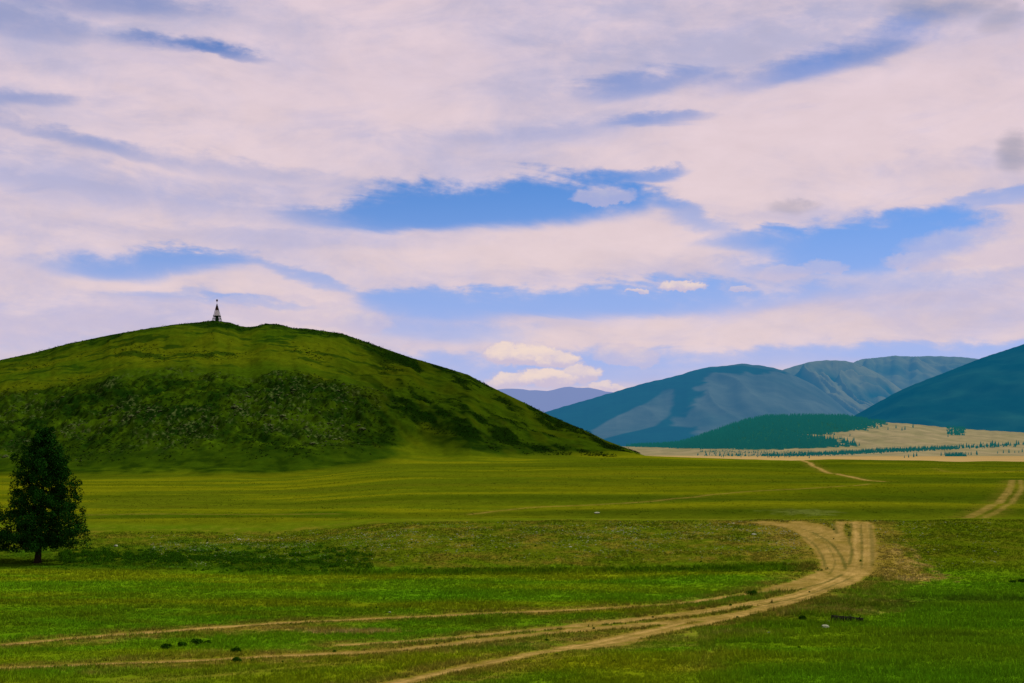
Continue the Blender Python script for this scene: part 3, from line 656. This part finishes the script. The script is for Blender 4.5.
# ------------------------------------------------------------------ leafy lumps (bushes), stones
def leaf_cloud(centres, radii, per, leaf, squash=.75):
    C = np.repeat(np.asarray(centres), per, 0); r = np.repeat(np.asarray(radii), per)
    n = len(C); v = RNG.normal(0, 1, (n, 3)); v /= np.linalg.norm(v, axis=1)[:, None]
    v *= (RNG.uniform(.25, 1, n) ** .5 * r)[:, None]; v[:, 2] = np.abs(v[:, 2]) * squash if squash < 2 else v[:, 2]
    P = C + v
    a = RNG.normal(0, 1, (n, 3)); a /= np.linalg.norm(a, axis=1)[:, None]
    b = np.cross(a, RNG.normal(0, 1, (n, 3))); b /= np.linalg.norm(b, axis=1)[:, None] + 1e-9
    s = leaf * RNG.uniform(.6, 1.5, n)[:, None]
    return np.stack([P - a * s, P + b * s * .5, P + a * s, P - b * s * .5], 1).reshape(-1, 3), np.arange(n * 4).reshape(-1, 4)
# scrub along the left bank
cs, rs_ = [], []
n = 0
while n < 1250:
    px = random.uniform(60, 372); py = random.triangular(546, 574, 556)
    if random.random() > (1.15 if py > 552 + (px - 90) * .045 else .25): continue
    if float(fbm(np.array([px / 14.]), np.array([py / 3.5]), 2, 77)[0]) < -.12 and random.random() < .85: continue
    if py > 563 and random.random() < .45 + (0.35 if px < 220 else 0): continue
    d_ = None; n += 1
    cs.append((px, py)); rs_.append(random.uniform(.16, .42))
dcol = {}
pts3 = []
for px, py in cs:
    key = round(px / 6) * 6
    if key not in dcol:
        dd = np.linspace(100, 160, 400); dcol[key] = (dd, HY - (terrain(np.full(400, float(key)), dd)[0] - CAMZ) / dd * F)
    dd, rw = dcol[key]; i = int(np.argmax(rw <= py)); pts3.append(dd[i])
pxa = np.array([c[0] for c in cs]); da = np.array(pts3); za, _, xa, ya = terrain(pxa, da)
Vv, Ff = leaf_cloud(np.stack([xa, ya, za], -1), rs_, 46, .055, .9)
tag(np_mesh('scrub_undergrowth', Vv, Ff, M_BUSH, smooth=False), 'low dark scrub covering the bank right of the large pine', 'scrub', kind='stuff')
# sparse low tufts on the bank and meadow
def tuft_patch(nn, p0, p1, q0, q1, r0, r1):
    P_, R_ = [], []
    for _ in range(nn):
        p = hit(random.uniform(p0, p1), random.uniform(q0, q1)); P_.append(tuple(p)); R_.append(random.uniform(r0, r1))
    return P_, R_
P_, R_ = tuft_patch(70, 380, 830, 568, 572, .10, .26)
P2, R2 = tuft_patch(60, 100, 1020, 525, 566, .06, .14); P3, R3 = tuft_patch(60, 0, 1020, 590, 675, .05, .12)
Vv, Ff = leaf_cloud(P_ + P2 + P3, R_ + R2 + R3, 50, .04, .9)
tag(np_mesh('weeds', Vv, Ff, M_BUSH, smooth=False), 'small dark weeds scattered through the meadow', 'weeds', kind='stuff')
def bush(px, py, w, h, label, cat='shrub'):
    p = hit(px, py); w *= .62; h *= .8; root = empty('shrub', p); tag(root, label, cat, 'small shrubs in the meadow')
    c, r = [], []
    for _ in range(9):
        c.append((random.uniform(-.5, .5) * w * .8, random.uniform(-.4, .4) * w * .6, random.uniform(.1, .5) * h)); r.append(random.uniform(.25, .42) * w)
    v, f = leaf_cloud(c, r, 110, .045, 1.)
    np_mesh('foliage', v, f, M_BUSH, smooth=False, parent=root)
    s = MB()
    for _ in range(7):
        a = random.uniform(0, 6.28); s.bar((0, 0, -.03), (math.cos(a) * w * .35, math.sin(a) * w * .3, h * random.uniform(.5, .9)), .012, .005, 4)
    s.build('stem', M_BARK, root)
for a in ((166, 649, .75, .32, 'dark round shrub at the left end of the row of four'), (182, 646.5, .6, .26, 'smaller dark shrub, second from the left in the row of four'),
          (197, 645, .7, .42, 'tallest dark shrub, third in the row of four by the left track'), (207.5, 644.5, .5, .28, 'small shrub closing the row of four on its right'),
          (236.5, 652.5, .65, .30, 'near black shrub standing on the yellow wheel track'), (237.5, 662, .6, .25, 'green shrub just below the yellow wheel track'),
          (752, 596, 1.1, .62, 'dark bushy shrub between two ruts of the sandy road'), (1012, 583.5, .7, .4, 'dark shrub near the right edge of the meadow'),
          (1022, 583, .7, .42, 'dark shrub cut by the right edge of the photo'), (803, 621, .55, .55, 'upright dark weed left of the charred log')):
    bush(*a)
# stones
def rock_mesh(seed, n=3, flat=.6):
    import bmesh
    bm = bmesh.new(); bmesh.ops.create_icosphere(bm, subdivisions=n, radius=1)
    rr = random.Random(seed); cuts = [(Vector((rr.gauss(0, 1), rr.gauss(0, 1), rr.gauss(0, 1))).normalized(), rr.uniform(.55, .85)) for _ in range(9)]
    for v in bm.verts:
        for nn, k in cuts:
            s = v.co.dot(nn) - k
            if s > 0: v.co -= nn * s
        v.co.z *= flat
    return bm
def stone(px, py, size, label, mat, seed, flat=.6, d0=45, d1=152, group='pale stones in the meadow'):
    p = hit(px, py, d0, d1); bm = rock_mesh(seed, 3, flat); me = bpy.data.meshes.new('stone'); bm.to_mesh(me); bm.free(); me.materials.append(mat)
    o = link(bpy.data.objects.new('stone', me)); o.location = p + Vector((0, 0, size * .2)); o.scale = (size,) * 3; o.rotation_euler.z = seed
    tag(o, label, 'stone', group)
stone(825, 628, .24, 'pale angular stone with a dark underside below the charred log', M_STONE, 3)
stone(818, 629, .15, 'darker half sunken stone touching the pale angular stone', M_DSTONE, 8)
stone(829, 622, .12, 'small white stone at the left tip of the charred log', M_STONE, 4)
stone(769, 633, .10, 'tiny white stone lying alone in grass left of the charred log', M_STONE, 5)
stone(390, 613, .14, 'bright white stone beside the upper wheel track in the centre', M_STONE, 6, .45)
stone(850, 616, .10, 'grey pebble by the right end of the charred log', M_DSTONE, 9)
stone(754, 535, .30, 'flat pale stone on the bank left of the road crest', M_STONE, 12, .35)
stone(597, 513.5, .42, 'flat whitish stone slab far behind the bank crest', M_STONE, 7, .3, 160, 230)
stone(239, 540, .22, 'white stone on the bank above the dark scrub', M_STONE, 14, .6)
stone(116, 546.5, .22, 'pale stone in the scrub nearest the large pine', M_STONE, 15, .6)
# charred log
def log():
    a = hit(832, 621.5); b = hit(863, 622.5); root = empty('fallen_log', a); tag(root, 'long charred log lying flat in the green grass', 'log')
    m = MB(); d = b - a; n = 12; seg = 14; vs = []
    for i in range(seg + 1):
        t = i / seg; c = d * t; r = (.27 - .13 * t) * random.uniform(.85, 1.15)
        for k in range(n):
            an = 2 * math.pi * k / n; vs.append((c.x, c.y + r * math.cos(an) * random.uniform(.85, 1.1), c.z + .12 + r * math.sin(an) * random.uniform(.85, 1.1)))
    m.add(vs, [(i * n + k, i * n + (k + 1) % n, (i + 1) * n + (k + 1) % n, (i + 1) * n + k) for i in range(seg) for k in range(n)] + [tuple(range(n))[::-1], tuple(range(seg * n, seg * n + n))])
    m.build('log_body', M_LOG, root, True)
    for t, u in ((.45, .35), (.8, .4)):
        s = MB(); s.bar(d * t + Vector((0, 0, .15)), d * t + Vector((.25, -.1, u)), .04, .015); s.build('branch_stub', M_LOG, root)
log()
# pebbles of the bank, and rocks of the hill
def scatter_rocks(name, label, P, S, mat, cat):
    bms = []
    for s in range(4):
        bm = rock_mesh(40 + s, 1, .7); bm.verts.ensure_lookup_table()
        bms.append((np.array([tuple(v.co) for v in bm.verts]), np.array([[v.index for v in f.verts] for f in bm.faces]))); bm.free()
    Vs, Fs, b = [], [], 0
    for i, (p, s) in enumerate(zip(P, S)):
        v, f = bms[i % 4]; a = random.uniform(0, 6.28); c, sn = math.cos(a), math.sin(a)
        w = np.stack([(v[:, 0] * c - v[:, 1] * sn) * s * 1.3, (v[:, 0] * sn + v[:, 1] * c) * s, v[:, 2] * s * random.uniform(.6, 1.1)], -1) + np.array(p)
        Vs.append(w); Fs.append(f + b); b += len(v)
    return tag(np_mesh(name, np.concatenate(Vs), np.concatenate(Fs), mat, smooth=False), label, cat, kind='stuff')
def pts_on(px, d):
    z, _, x, y = terrain(px, d); return np.stack([x, y, z], -1)
n = 9000
px = np.concatenate([RNG.uniform(150, 800, n), RNG.uniform(780, 1000, 1500)]); dd = np.concatenate([RNG.triangular(124, 142, 152, n), RNG.uniform(118, 152, 1500)])
x_ = (px - CX) / F * dd
k = (fbm(x_ / 5, dd / 4, 2, 401) > -.12) & (road_mask(x_, dd) < .3)
px, dd = px[k], dd[k]
scatter_rocks('gravel', 'pale pebbles strewn over the brownish bank', pts_on(px, dd), RNG.gamma(2., .012, len(px)) + .010, M_STONE, 'gravel')
n = 6500
px = RNG.uniform(-20, 470, n); t = RNG.triangular(.12, .30, .62, n)
df = np.interp(px, *zip(*FOOTD)); dr = np.interp(px, *zip(*RIDGED)); dd = df + t * (dr - df); x_ = (px - CX) / F * dd
k = (rock_mask(px, dd, x_, dd) * rock_cluster(px, x_, dd) > RNG.uniform(.10, 1, n)) & (fbm(x_ / 9, dd / 11, 3, 402) > .02 + .14 * RNG.normal(0, 1, n))
px, dd = px[k], dd[k]
scatter_rocks('rocks', 'lichen covered rocks breaking through the lower hill slope', pts_on(px, dd) - [0, 0, .08], np.clip(RNG.gamma(1.6, .15, len(px)), .12, 1.1), M_DSTONE, 'rocks')
# dark low scrub clumps on the hill
n = 20000
px = RNG.uniform(-20, 640, n); t = RNG.uniform(.14, 1.0, n)
df = np.interp(px, *zip(*FOOTD)); dr = np.interp(px, *zip(*RIDGED)); dd = df + t * (dr - df); x_ = (px - CX) / F * dd
h1 = fbm(x_ / 26, dd / 30, 4, 121); h3 = fbm((x_ * .8 + dd * .3) / 9, (dd - .5 * x_) / 40, 3, 123)
sc = np.where(px > 380, h3 + .5 * h1 - .12, rock_mask(px, dd, x_, dd) * .5 - .28 + .55 * h1 + .3 * sm(.85, .97, t))
k = (sc > .12 * RNG.normal(0, 1, n) + .02) & ~((abs(px - 440) < 45) & (t < .27))
px, dd = px[k], dd[k]; P = pts_on(px, dd)
M_HSCRUB = surface_mat('hill_scrub_leaves', color=(.013, .034, .003), nscale=.8, namt=.45)
Vv, Ff = leaf_cloud(P, np.clip(RNG.gamma(2.2, .17, len(px)), .15, 1.1), 20, .13, .65)
tag(np_mesh('hill_scrub_undergrowth', Vv, Ff, M_HSCRUB, smooth=False), 'dark low scrub growing in the folds of the hill', 'scrub', kind='stuff')

# ------------------------------------------------------------------ the pines
def pine(name, label, H=12.0):
    root = empty(name, (0, 0, 0)); tag(root, label, 'tree', 'pines at the left edge')
    tr = MB(); pts = []; n = 10; segs = 16
    for i in range(segs + 1):
        t = i / segs; pts.append((Vector((.75 * t + .10 * math.sin(4 * t), .05 * math.sin(5 * t), H * .97 * t - .3)), .27 * (1 - t) ** .8 + .02 + .14 * math.exp(-t * 22)))
    vs = []
    for c, r in pts:
        for k in range(n): a = 2 * math.pi * k / n; vs.append((c.x + r * math.cos(a), c.y + r * math.sin(a), c.z))
    tr.add(vs, [(i * n + k, i * n + (k + 1) % n, (i + 1) * n + (k + 1) % n, (i + 1) * n + k) for i in range(segs) for k in range(n)])
    tr.build('trunk', M_BARK, root, True)
    # half widths of the crown, left and right of the trunk, by height
    env = [(0.9, .6, 1.2), (1.3, 3.4, 3.6), (1.8, 4.0, 4.5), (2.7, 4.2, 4.7), (3.8, 3.5, 4.2), (4.8, 3.1, 3.7), (6.2, 2.7, 3.2), (7.6, 2.7, 2.7), (8.6, 2.5, 2.5), (9.6, 1.9, 2.1), (10.6, 1.3, 1.7), (11.4, .8, 1.2), (12.0, .3, .4)]
    ez = [e[0] for e in env]; el = [e[1] for e in env]; er = [e[2] for e in env]
    br = MB(); cl, rad = [], []
    z = 1.75; k = 0
    while z < H * .965:
        cnt = 5 if z < 9.5 else 4
        for j in range(cnt):
            a = k * 2.39996 + j * 2 * math.pi / cnt + random.uniform(-.3, .3); c, s = math.cos(a), math.sin(a)
            ext = (np.interp(z, ez, er) * max(c, 0) + np.interp(z, ez, el) * max(-c, 0)) if abs(c) > .01 else 0
            ext = ext + (1 - abs(c)) * (np.interp(z, ez, er) + np.interp(z, ez, el)) * .5
            ext *= random.choice([1.14, 1.05, .95, .76, 1.02, .86])
            t = z / (H * .97); base = Vector((.75 * t + .10 * math.sin(4 * t), 0, z))
            droop = ext * float(np.interp(z, [1, 9], [-.10, .14]))
            tip = base + Vector((c * ext, s * ext, droop + random.uniform(-.1, .25)))
            midp = base.lerp(tip, .5) + Vector((0, 0, ext * float(np.interp(z, [2, 8], [-.06, .02]))))
            br.bar(base, midp, .035 + .022 * ext * .5, .028, 5); br.bar(midp, tip, .028, .010, 5)
            m = max(2, int(ext / .50))
            for q in range(m):
                f_ = .26 + .74 * (q + random.random() * .6) / m
                pnt = base.lerp(midp, f_ * 2) if f_ < .5 else midp.lerp(tip, min(1, f_ * 2 - 1))
                side = Vector((-s, c, 0)) * random.uniform(-1, 1) * .32 * ext * (1 - .5 * f_)
                pnt = pnt + side + Vector((0, 0, random.uniform(-.12, .30)))
                cl.append(tuple(pnt)); rad.append(random.uniform(.34, .70) * (1.0 if ext > 1.5 else .7))
        z += random.uniform(.38, .54); k += 1
    for _ in range(14):   # leader
        t = random.uniform(.88, 1.0); cl.append((.78 * t + random.gauss(0, .2), random.gauss(0, .2), H * t)); rad.append(random.uniform(.22, .36))
    br.build('branch', M_BARK, root)
    C = np.array(cl); r = np.array(rad)
    v, f = leaf_cloud(C, r * [.92], 125, .080, 3.)
    v2 = v.copy()
    np_mesh('crown', v2, f, M_NEEDLE, smooth=False, parent=root)
    return root
pine1 = pine('pine_tree', 'tall dark pine standing whole at the left of the meadow')
p = hit(37, 563); pine1.location = p
pine2 = copy_tree(pine1); p2 = hit(-33, 560); pine2.location = p2; pine2.rotation_euler.z = 2.6; pine2.scale = (.95, .95, .92)
pine2['label'] = 'second pine, only its branch tips show at the left edge'

# ------------------------------------------------------------------ survey tower on the summit
def tower():
    dd = np.linspace(540, 660, 400); zz, _, xx, _ = terrain(np.full(400, 217.), dd); i = int(np.argmax((zz - CAMZ) / dd))
    root = empty('survey_tower', (float(xx[i]), float(dd[i]), float(zz[i]) - .15)); tag(root, 'small pyramid survey tower with white middle on the hilltop', 'tower')
    for sx in (-1, 1):
        for sy in (-1, 1):
            m = MB(); m.bar((sx * 1.75, sy * 1.75, -.3), (sx * .22, sy * .22, 6.6), .13, .09); m.build('leg', M_GREENP, root)
    m = MB()
    for z, w in ((1.0, 1.55), (2.05, 1.30)):
        for a, b in (((-1, -1), (1, -1)), ((1, -1), (1, 1)), ((1, 1), (-1, 1)), ((-1, 1), (-1, -1))):
            m.bar((a[0] * w, a[1] * w, z), (b[0] * w, b[1] * w, z), .07)
    for a, b in (((-1, -1), (1, -1)), ((1, -1), (1, 1)), ((1, 1), (-1, 1)), ((-1, 1), (-1, -1))):
        m.bar((a[0] * 1.75, a[1] * 1.75, 0), (b[0] * 1.3, b[1] * 1.3, 2.05), .05); m.bar((b[0] * 1.75, b[1] * 1.75, 0), (a[0] * 1.3, a[1] * 1.3, 2.05), .05)
    m.build('brace', M_GREENP, root)
    m = MB(); m.box((0, 0, 2.2), (1.45, 1.45, .08)); m.build('platform', M_GREENP, root)
    m = MB(); m.frustum(.1, 1.0, 2.1, .8); m.build('plinth', M_GREENP, root)
    m = MB(); m.frustum(2.3, 1.35, 4.6, .72); m.build('white_panel', M_WHITE, root)
    m = MB(); m.frustum(4.62, .78, 7.2, .22); m.build('dark_cone', M_RUST, root)
    m = MB(); m.bar((0, 0, 7.2), (0, 0, 9.2), .06); m.build('mast', M_RUST, root)
    m = MB(); m.frustum(8.3, .36, 9.1, .36, 8); m.build('target_drum', M_RUST, root)
tower()

# ------------------------------------------------------------------ sun and sky
SUN_EL, SUN_AZ = R(50), R(63)          # azimuth clockwise from +Y (straight ahead)
sd = bpy.data.lights.new('sun', 'SUN'); sd.energy = 4.0; sd.angle = R(.6); sd.color = (1, .93, .80)
so = bpy.data.objects.new('sun', sd); link(so)
dirv = Vector((math.sin(SUN_AZ) * math.cos(SUN_EL), math.cos(SUN_AZ) * math.cos(SUN_EL), math.sin(SUN_EL)))
so.rotation_euler = dirv.to_track_quat('Z', 'Y').to_euler(); so.location = (0, 0, 80)

W = bpy.data.worlds.new('World'); scene.world = W; W.use_nodes = True
T = W.node_tree; T.nodes.clear(); N, L = T.nodes, T.links
def mth(op, a, b=None, c=None):
    n = N.new('ShaderNodeMath'); n.operation = op
    for i, v in enumerate((a, b, c)):
        if v is None: continue
        if isinstance(v, (int, float)): n.inputs[i].default_value = v
        else: L.new(v, n.inputs[i])
    return n.outputs[0]
def sstep(x, a, b):
    n = N.new('ShaderNodeMapRange'); n.interpolation_type = 'SMOOTHSTEP'; n.inputs[1].default_value = a; n.inputs[2].default_value = b
    L.new(x, n.inputs[0]); return n.outputs[0]
def mixc(f, a, b):
    n = N.new('ShaderNodeMix'); n.data_type = 'RGBA'
    if isinstance(f, (int, float)): n.inputs[0].default_value = f
    else: L.new(f, n.inputs[0])
    for i, v in ((6, a), (7, b)):
        if isinstance(v, tuple): n.inputs[i].default_value = (*v, 1)
        else: L.new(v, n.inputs[i])
    return n.outputs[2]
tc = N.new('ShaderNodeTexCoord'); sp = N.new('ShaderNodeSeparateXYZ'); L.new(tc.outputs['Generated'], sp.inputs[0])
dx, dy, dz = sp.outputs
az = mth('ARCTAN2', dx, dy)
hyp = mth('SQRT', mth('ADD', mth('MULTIPLY', dx, dx), mth('MULTIPLY', dy, dy)))
el = mth('DIVIDE', dz, mth('MAXIMUM', hyp, .02))
A = mth('MULTIPLY', az, 1000.0); E = mth('MULTIPLY', el, 1000.0)       # milliradians
def noise(sx, sy, detail=5, rough=.55, off=0., dist=0., tilt=0.):
    cb = N.new('ShaderNodeCombineXYZ')
    yy = mth('ADD', mth('MULTIPLY', E, 1 / sy), mth('MULTIPLY', A, tilt / sy)) if tilt else mth('MULTIPLY', E, 1 / sy)
    L.new(mth('MULTIPLY', A, 1 / sx), cb.inputs[0]); L.new(yy, cb.inputs[1]); cb.inputs[2].default_value = off
    n = N.new('ShaderNodeTexNoise'); n.inputs['Scale'].default_value = 1; n.inputs['Detail'].default_value = detail; n.inputs['Roughness'].default_value = rough; n.inputs['Distortion'].default_value = dist
    L.new(cb.outputs[0], n.inputs['Vector']); return mth('SUBTRACT', n.outputs['Fac'], .5)
n_big, n_fib, n_fine, n_bil = noise(150, 60, 4, off=1.), noise(95, 24, 7, .58, off=2., dist=.6, tilt=.12), noise(24, 13, 5, .6, off=3.), noise(11, 8, 5, .6, off=4.)
Aw = mth('ADD', A, mth('ADD', mth('MULTIPLY', n_big, 60), mth('MULTIPLY', n_fine, 14)))
Ew = mth('ADD', E, mth('ADD', mth('ADD', mth('MULTIPLY', n_fib, 26), mth('MULTIPLY', n_fine, 9)), mth('MULTIPLY', n_big, 10)))
Ac = mth('ADD', A, mth('MULTIPLY', n_bil, 20)); Ec = mth('ADD', E, mth('ADD', mth('MULTIPLY', noise(12, 9, 6, .65, off=9.), 11), mth('MULTIPLY', n_fine, 9)))
def pos(px, py):
    a = math.atan((px - CX) / F); return a * 1000, (HY - py) / F * math.cos(a) * 1000
def ell(px, py, wx, wy, s=1., tilt=0., soft=.97, warp=True, flat=False):
    a, e = pos(px, py); k = 1000 / F
    da = mth('SUBTRACT', Aw if warp else Ac, a); de = mth('SUBTRACT', Ew if warp else Ec, e)
    if tilt: de = mth('ADD', de, mth('MULTIPLY', da, tilt))
    qx = mth('MULTIPLY', da, 1 / (wx * k)); qy = mth('MULTIPLY', de, 1 / (wy * k))
    if flat: qy = mth('MULTIPLY', qy, mth('ADD', 1., mth('MULTIPLY', mth('LESS_THAN', qy, 0), .9)))
    r = mth('ADD', mth('MULTIPLY', qx, qx), mth('MULTIPLY', qy, qy))
    if warp: r = mth('ADD', r, mth('ADD', mth('MULTIPLY', n_fib, 1.7), mth('MULTIPLY', n_fine, 1.5)))
    w2 = 1.15 if s >= .9 else 1.9
    return mth('MULTIPLY', sstep(r, 1 + soft * w2, (1 - soft) if s >= .9 else -.25), s)
def union(lst):
    o = lst[0]
    for v in lst[1:]: o = mth('MAXIMUM', o, v)
    return o
HOLES = [(505, 204, 125, 22, 1.0, -.02), (440, 210, 75, 15, .95, -.05), (370, 218, 60, 9, .6, 0), (135, 264, 72, 11, .85, 0), (205, 260, 45, 6, .6, 0), (316, 278, 42, 6, .6, .25), (178, 44, 50, 7, .6, 0), (228, 52, 30, 5, .5, .1),
         (95, 0, 95, 12, .5, 0), (20, 25, 60, 12, .4, 0), (15, 96, 50, 8, .45, -.1), (40, 130, 90, 7, .32, .2), (180, 160, 150, 8, .3, .12), (880, 240, 92, 22, 1.0, -.03), (850, 252, 60, 16, .8, -.03), (765, 240, 50, 9, .7, 0), (800, 262, 60, 9, .6, 0),
         (870, 42, 66, 15, .52, -.25), (800, 70, 80, 10, .4, -.2), (640, 84, 66, 10, .5, -.1), (655, 121, 42, 6, .45, 0), (645, 176, 32, 6, .7, -.1), (560, 130, 80, 8, .25, -.1),
         (570, 299, 150, 14, .92, -.02), (440, 301, 55, 11, .75, 0), (440, 328, 75, 12, .6, .05), (690, 300, 110, 9, .55, 0), (850, 282, 120, 11, .42, 0), (420, 372, 130, 14, .6, 0), (600, 372, 100, 12, .6, 0),
         (800, 356, 260, 9, .62, 0), (970, 352, 120, 9, .55, 0), (265, 303, 40, 4, .7, 0), (160, 297, 50, 5, .4, 0), (995, 200, 60, 5, .5, -.05), (690, 215, 40, 8, .5, .3), (935, 215, 40, 6, .5, 0), (60, 345, 60, 8, .3, 0), (120, 190, 200, 6, .18, .1), (480, 60, 200, 30, .12, -.1)]
inv = None
for q in [ell(px, py, wx * 1.06, wy * 1.08, s, t) for px, py, wx, wy, s, t in HOLES]:
    v = mth('SUBTRACT', 1., q); inv = v if inv is None else mth('MULTIPLY', inv, v)
holes = sstep(mth('SUBTRACT', 1., inv), .0, 1.0)
wild = mth('MULTIPLY', sstep(noise(260, 60, 4, off=7.), .06, .22), sstep(mth('ABSOLUTE', A), 380, 520))
holes = mth('MAXIMUM', holes, wild)
CUM = [(505, 356, 20, 9, 1.), (530, 357, 24, 10, 1.), (556, 361, 20, 8, .95), (510, 382, 22, 7, .9), (545, 380, 30, 8, 1.), (580, 376, 18, 9, .9), (605, 388, 20, 4, .8), (622, 357, 24, 9, .55), (645, 361, 16, 7, .5),
       (683, 287, 20, 5, .9), (637, 291, 8, 2.5, .8), (605, 198, 28, 8, .5), (330, 318, 34, 11, .5), (365, 325, 26, 10, .55), (280, 312, 40, 12, .5), (240, 308, 30, 9, .4), (900, 321, 20, 8, .35), (785, 274, 26, 7, .45), (825, 268, 20, 6, .4), (740, 290, 10, 2.5, .6),
       (150, 55, 48, 9, .35), (990, 250, 70, 16, .45), (930, 262, 40, 9, .5), (30, 335, 40, 14, .35), (110, 318, 40, 12, .35)]
cm, cl_ = [], []
for px, py, wx, wy, st in CUM:
    a, e = pos(px, py); k = 1000 / F
    qx = mth('MULTIPLY', mth('SUBTRACT', Ac, a), 1 / (wx * 1.1 * k)); qy = mth('MULTIPLY', mth('SUBTRACT', Ec, e), 1 / (wy * 1.4 * k))
    qz = mth('MULTIPLY', qy, mth('ADD', 1., mth('MULTIPLY', mth('LESS_THAN', qy, 0), .6)))
    m_ = mth('MULTIPLY', sstep(mth('ADD', mth('MULTIPLY', qx, qx), mth('MULTIPLY', qz, qz)), 1.45, .65), st)
    cm.append(m_); cl_.append(mth('MULTIPLY', m_, sstep(qy, -.75, .45)))
cum, lit_ = union(cm), union(cl_)
DRK = [(1022, 150, 17, 17, .7), (950, 6, 45, 12, .5), (1010, 18, 16, 12, .4), (790, 207, 18, 6, .45), (878, 50, 30, 14, .2)]
dark = union([ell(px, py, wx, wy, s * .85, 0, .97, True) for px, py, wx, wy, s in DRK])
sky = N.new('ShaderNodeTexSky'); sky.sky_type = 'NISHITA'; sky.sun_disc = False; sky.sun_elevation = SUN_EL; sky.sun_rotation = SUN_AZ; sky.altitude = 1500; sky.air_density = 1.; sky.dust_density = .4
vs = N.new('ShaderNodeVectorMath'); vs.operation = 'MULTIPLY'; vs.inputs[1].default_value = (.034, .064, .108); L.new(sky.outputs[0], vs.inputs[0])
hz = sstep(E, 205, 45)      # lower sky is paler and more lavender
blue = mixc(mth('MULTIPLY', hz, .80), vs.outputs[0], (.40, .47, .84))
up = sstep(E, 60, 300)
white = mixc(up, (.76, .61, .63), (.74, .595, .655))
shade = mixc(up, (.52, .49, .68), (.47, .45, .62))
BR = [(230, 120, 190, 42, .6, 0), (150, 58, 60, 16, .5, 0), (820, 150, 240, 55, .6, -.05), (600, 245, 170, 18, .7, 0), (220, 283, 110, 12, .7, 0), (900, 100, 150, 30, .5, -.2), (640, 332, 200, 12, .6, 0), (980, 252, 70, 16, .7, -.1), (400, 50, 90, 60, .5, .4), (320, 322, 70, 14, .5, 0), (700, 190, 60, 12, .5, 0), (60, 215, 80, 14, .3, .1), (450, 262, 120, 12, .5, 0)]
SD = [(100, 182, 160, 16, .6, .12), (50, 105, 90, 16, .5, .1), (420, 150, 110, 22, .45, .1), (720, 55, 190, 20, .6, -.15), (300, 238, 130, 9, .5, 0), (560, 130, 110, 14, .45, -.1), (60, 40, 90, 25, .5, .2), (250, 15, 110, 14, .35, .1), (850, 215, 90, 7, .4, 0), (820, 300, 150, 10, .5, 0), (90, 320, 110, 18, .5, 0), (940, 165, 90, 9, .4, 0), (480, 320, 120, 8, .5, 0), (640, 30, 120, 25, .35, 0)]
tb = None
for q in [ell(*b[:4], b[4], b[5]) for b in BR] + [mth('MULTIPLY', ell(*b[:4], b[4], b[5]), -1.) for b in SD]:
    tb = q if tb is None else mth('ADD', tb, q)
tone = sstep(mth('ADD', mth('SUBTRACT', mth('MULTIPLY', tb, .50), mth('MULTIPLY', holes, .25)), mth('ADD', mth('MULTIPLY', n_fib, .55), mth('ADD', mth('MULTIPLY', n_fine, .5), mth('MULTIPLY', noise(70, 36, 7, .62, off=15., dist=.8), 1.05)))), -.52, .46)
cloud = mixc(tone, shade, white)
lum = N.new('ShaderNodeVectorMath'); lum.operation = 'SCALE'; L.new(cloud, lum.inputs[0]); L.new(mth('ADD', 1.02, mth('ADD', mth('MULTIPLY', noise(38, 22, 6, .62, off=21., tilt=-.1), .15), mth('MULTIPLY', n_fib, .16))), lum.inputs['Scale']); cloud = lum.outputs[0]
thin = sstep(mth('ADD', noise(170, 26, 6, .6, off=6., dist=.3, tilt=-.15), mth('MULTIPLY', n_fib, .4)), .05, .30)
base = mixc(mth('MULTIPLY', thin, .18), cloud, blue)
c1 = mixc(holes, base, blue)
cshade = sstep(mth('ADD', lit_, mth('MULTIPLY', noise(14, 8, 5, .6, off=12.), 1.2)), .22, 1.2)
cumc = mixc(cshade, (.60, .52, .66), (.87, .70, .62))
c2 = mixc(cum, c1, cumc)
c3 = mixc(dark, c2, (.25, .27, .38))
# lower half of the sphere stays dim ground-like air
c4 = mixc(sstep(E, -10, -60), c3, (.10, .12, .10))
bg = N.new('ShaderNodeBackground'); bg.inputs['Strength'].default_value = 1.0; L.new(c4, bg.inputs['Color'])
wo = N.new('ShaderNodeOutputWorld'); L.new(bg.outputs[0], wo.inputs['Surface'])
W.cycles.sampling_method = 'MANUAL'; W.cycles.sample_map_resolution = 512

# ------------------------------------------------------------------ camera and render
cd = bpy.data.cameras.new('camera'); cd.sensor_width = 36; cd.lens = F / 1024 * 36; cd.shift_y = (HY - 341.5) / 1024; cd.clip_start = .5; cd.clip_end = 120000
co = bpy.data.objects.new('camera', cd); link(co); co.location = (0, 0, CAMZ); co.rotation_euler = (R(90), 0, 0); scene.camera = co
scene.view_settings.view_transform = 'Standard'; scene.view_settings.look = 'None'; scene.view_settings.exposure = 0; scene.view_settings.gamma = 1
scene.cycles.max_bounces = 5; scene.cycles.transparent_max_bounces = 4; scene.cycles.use_denoising = True
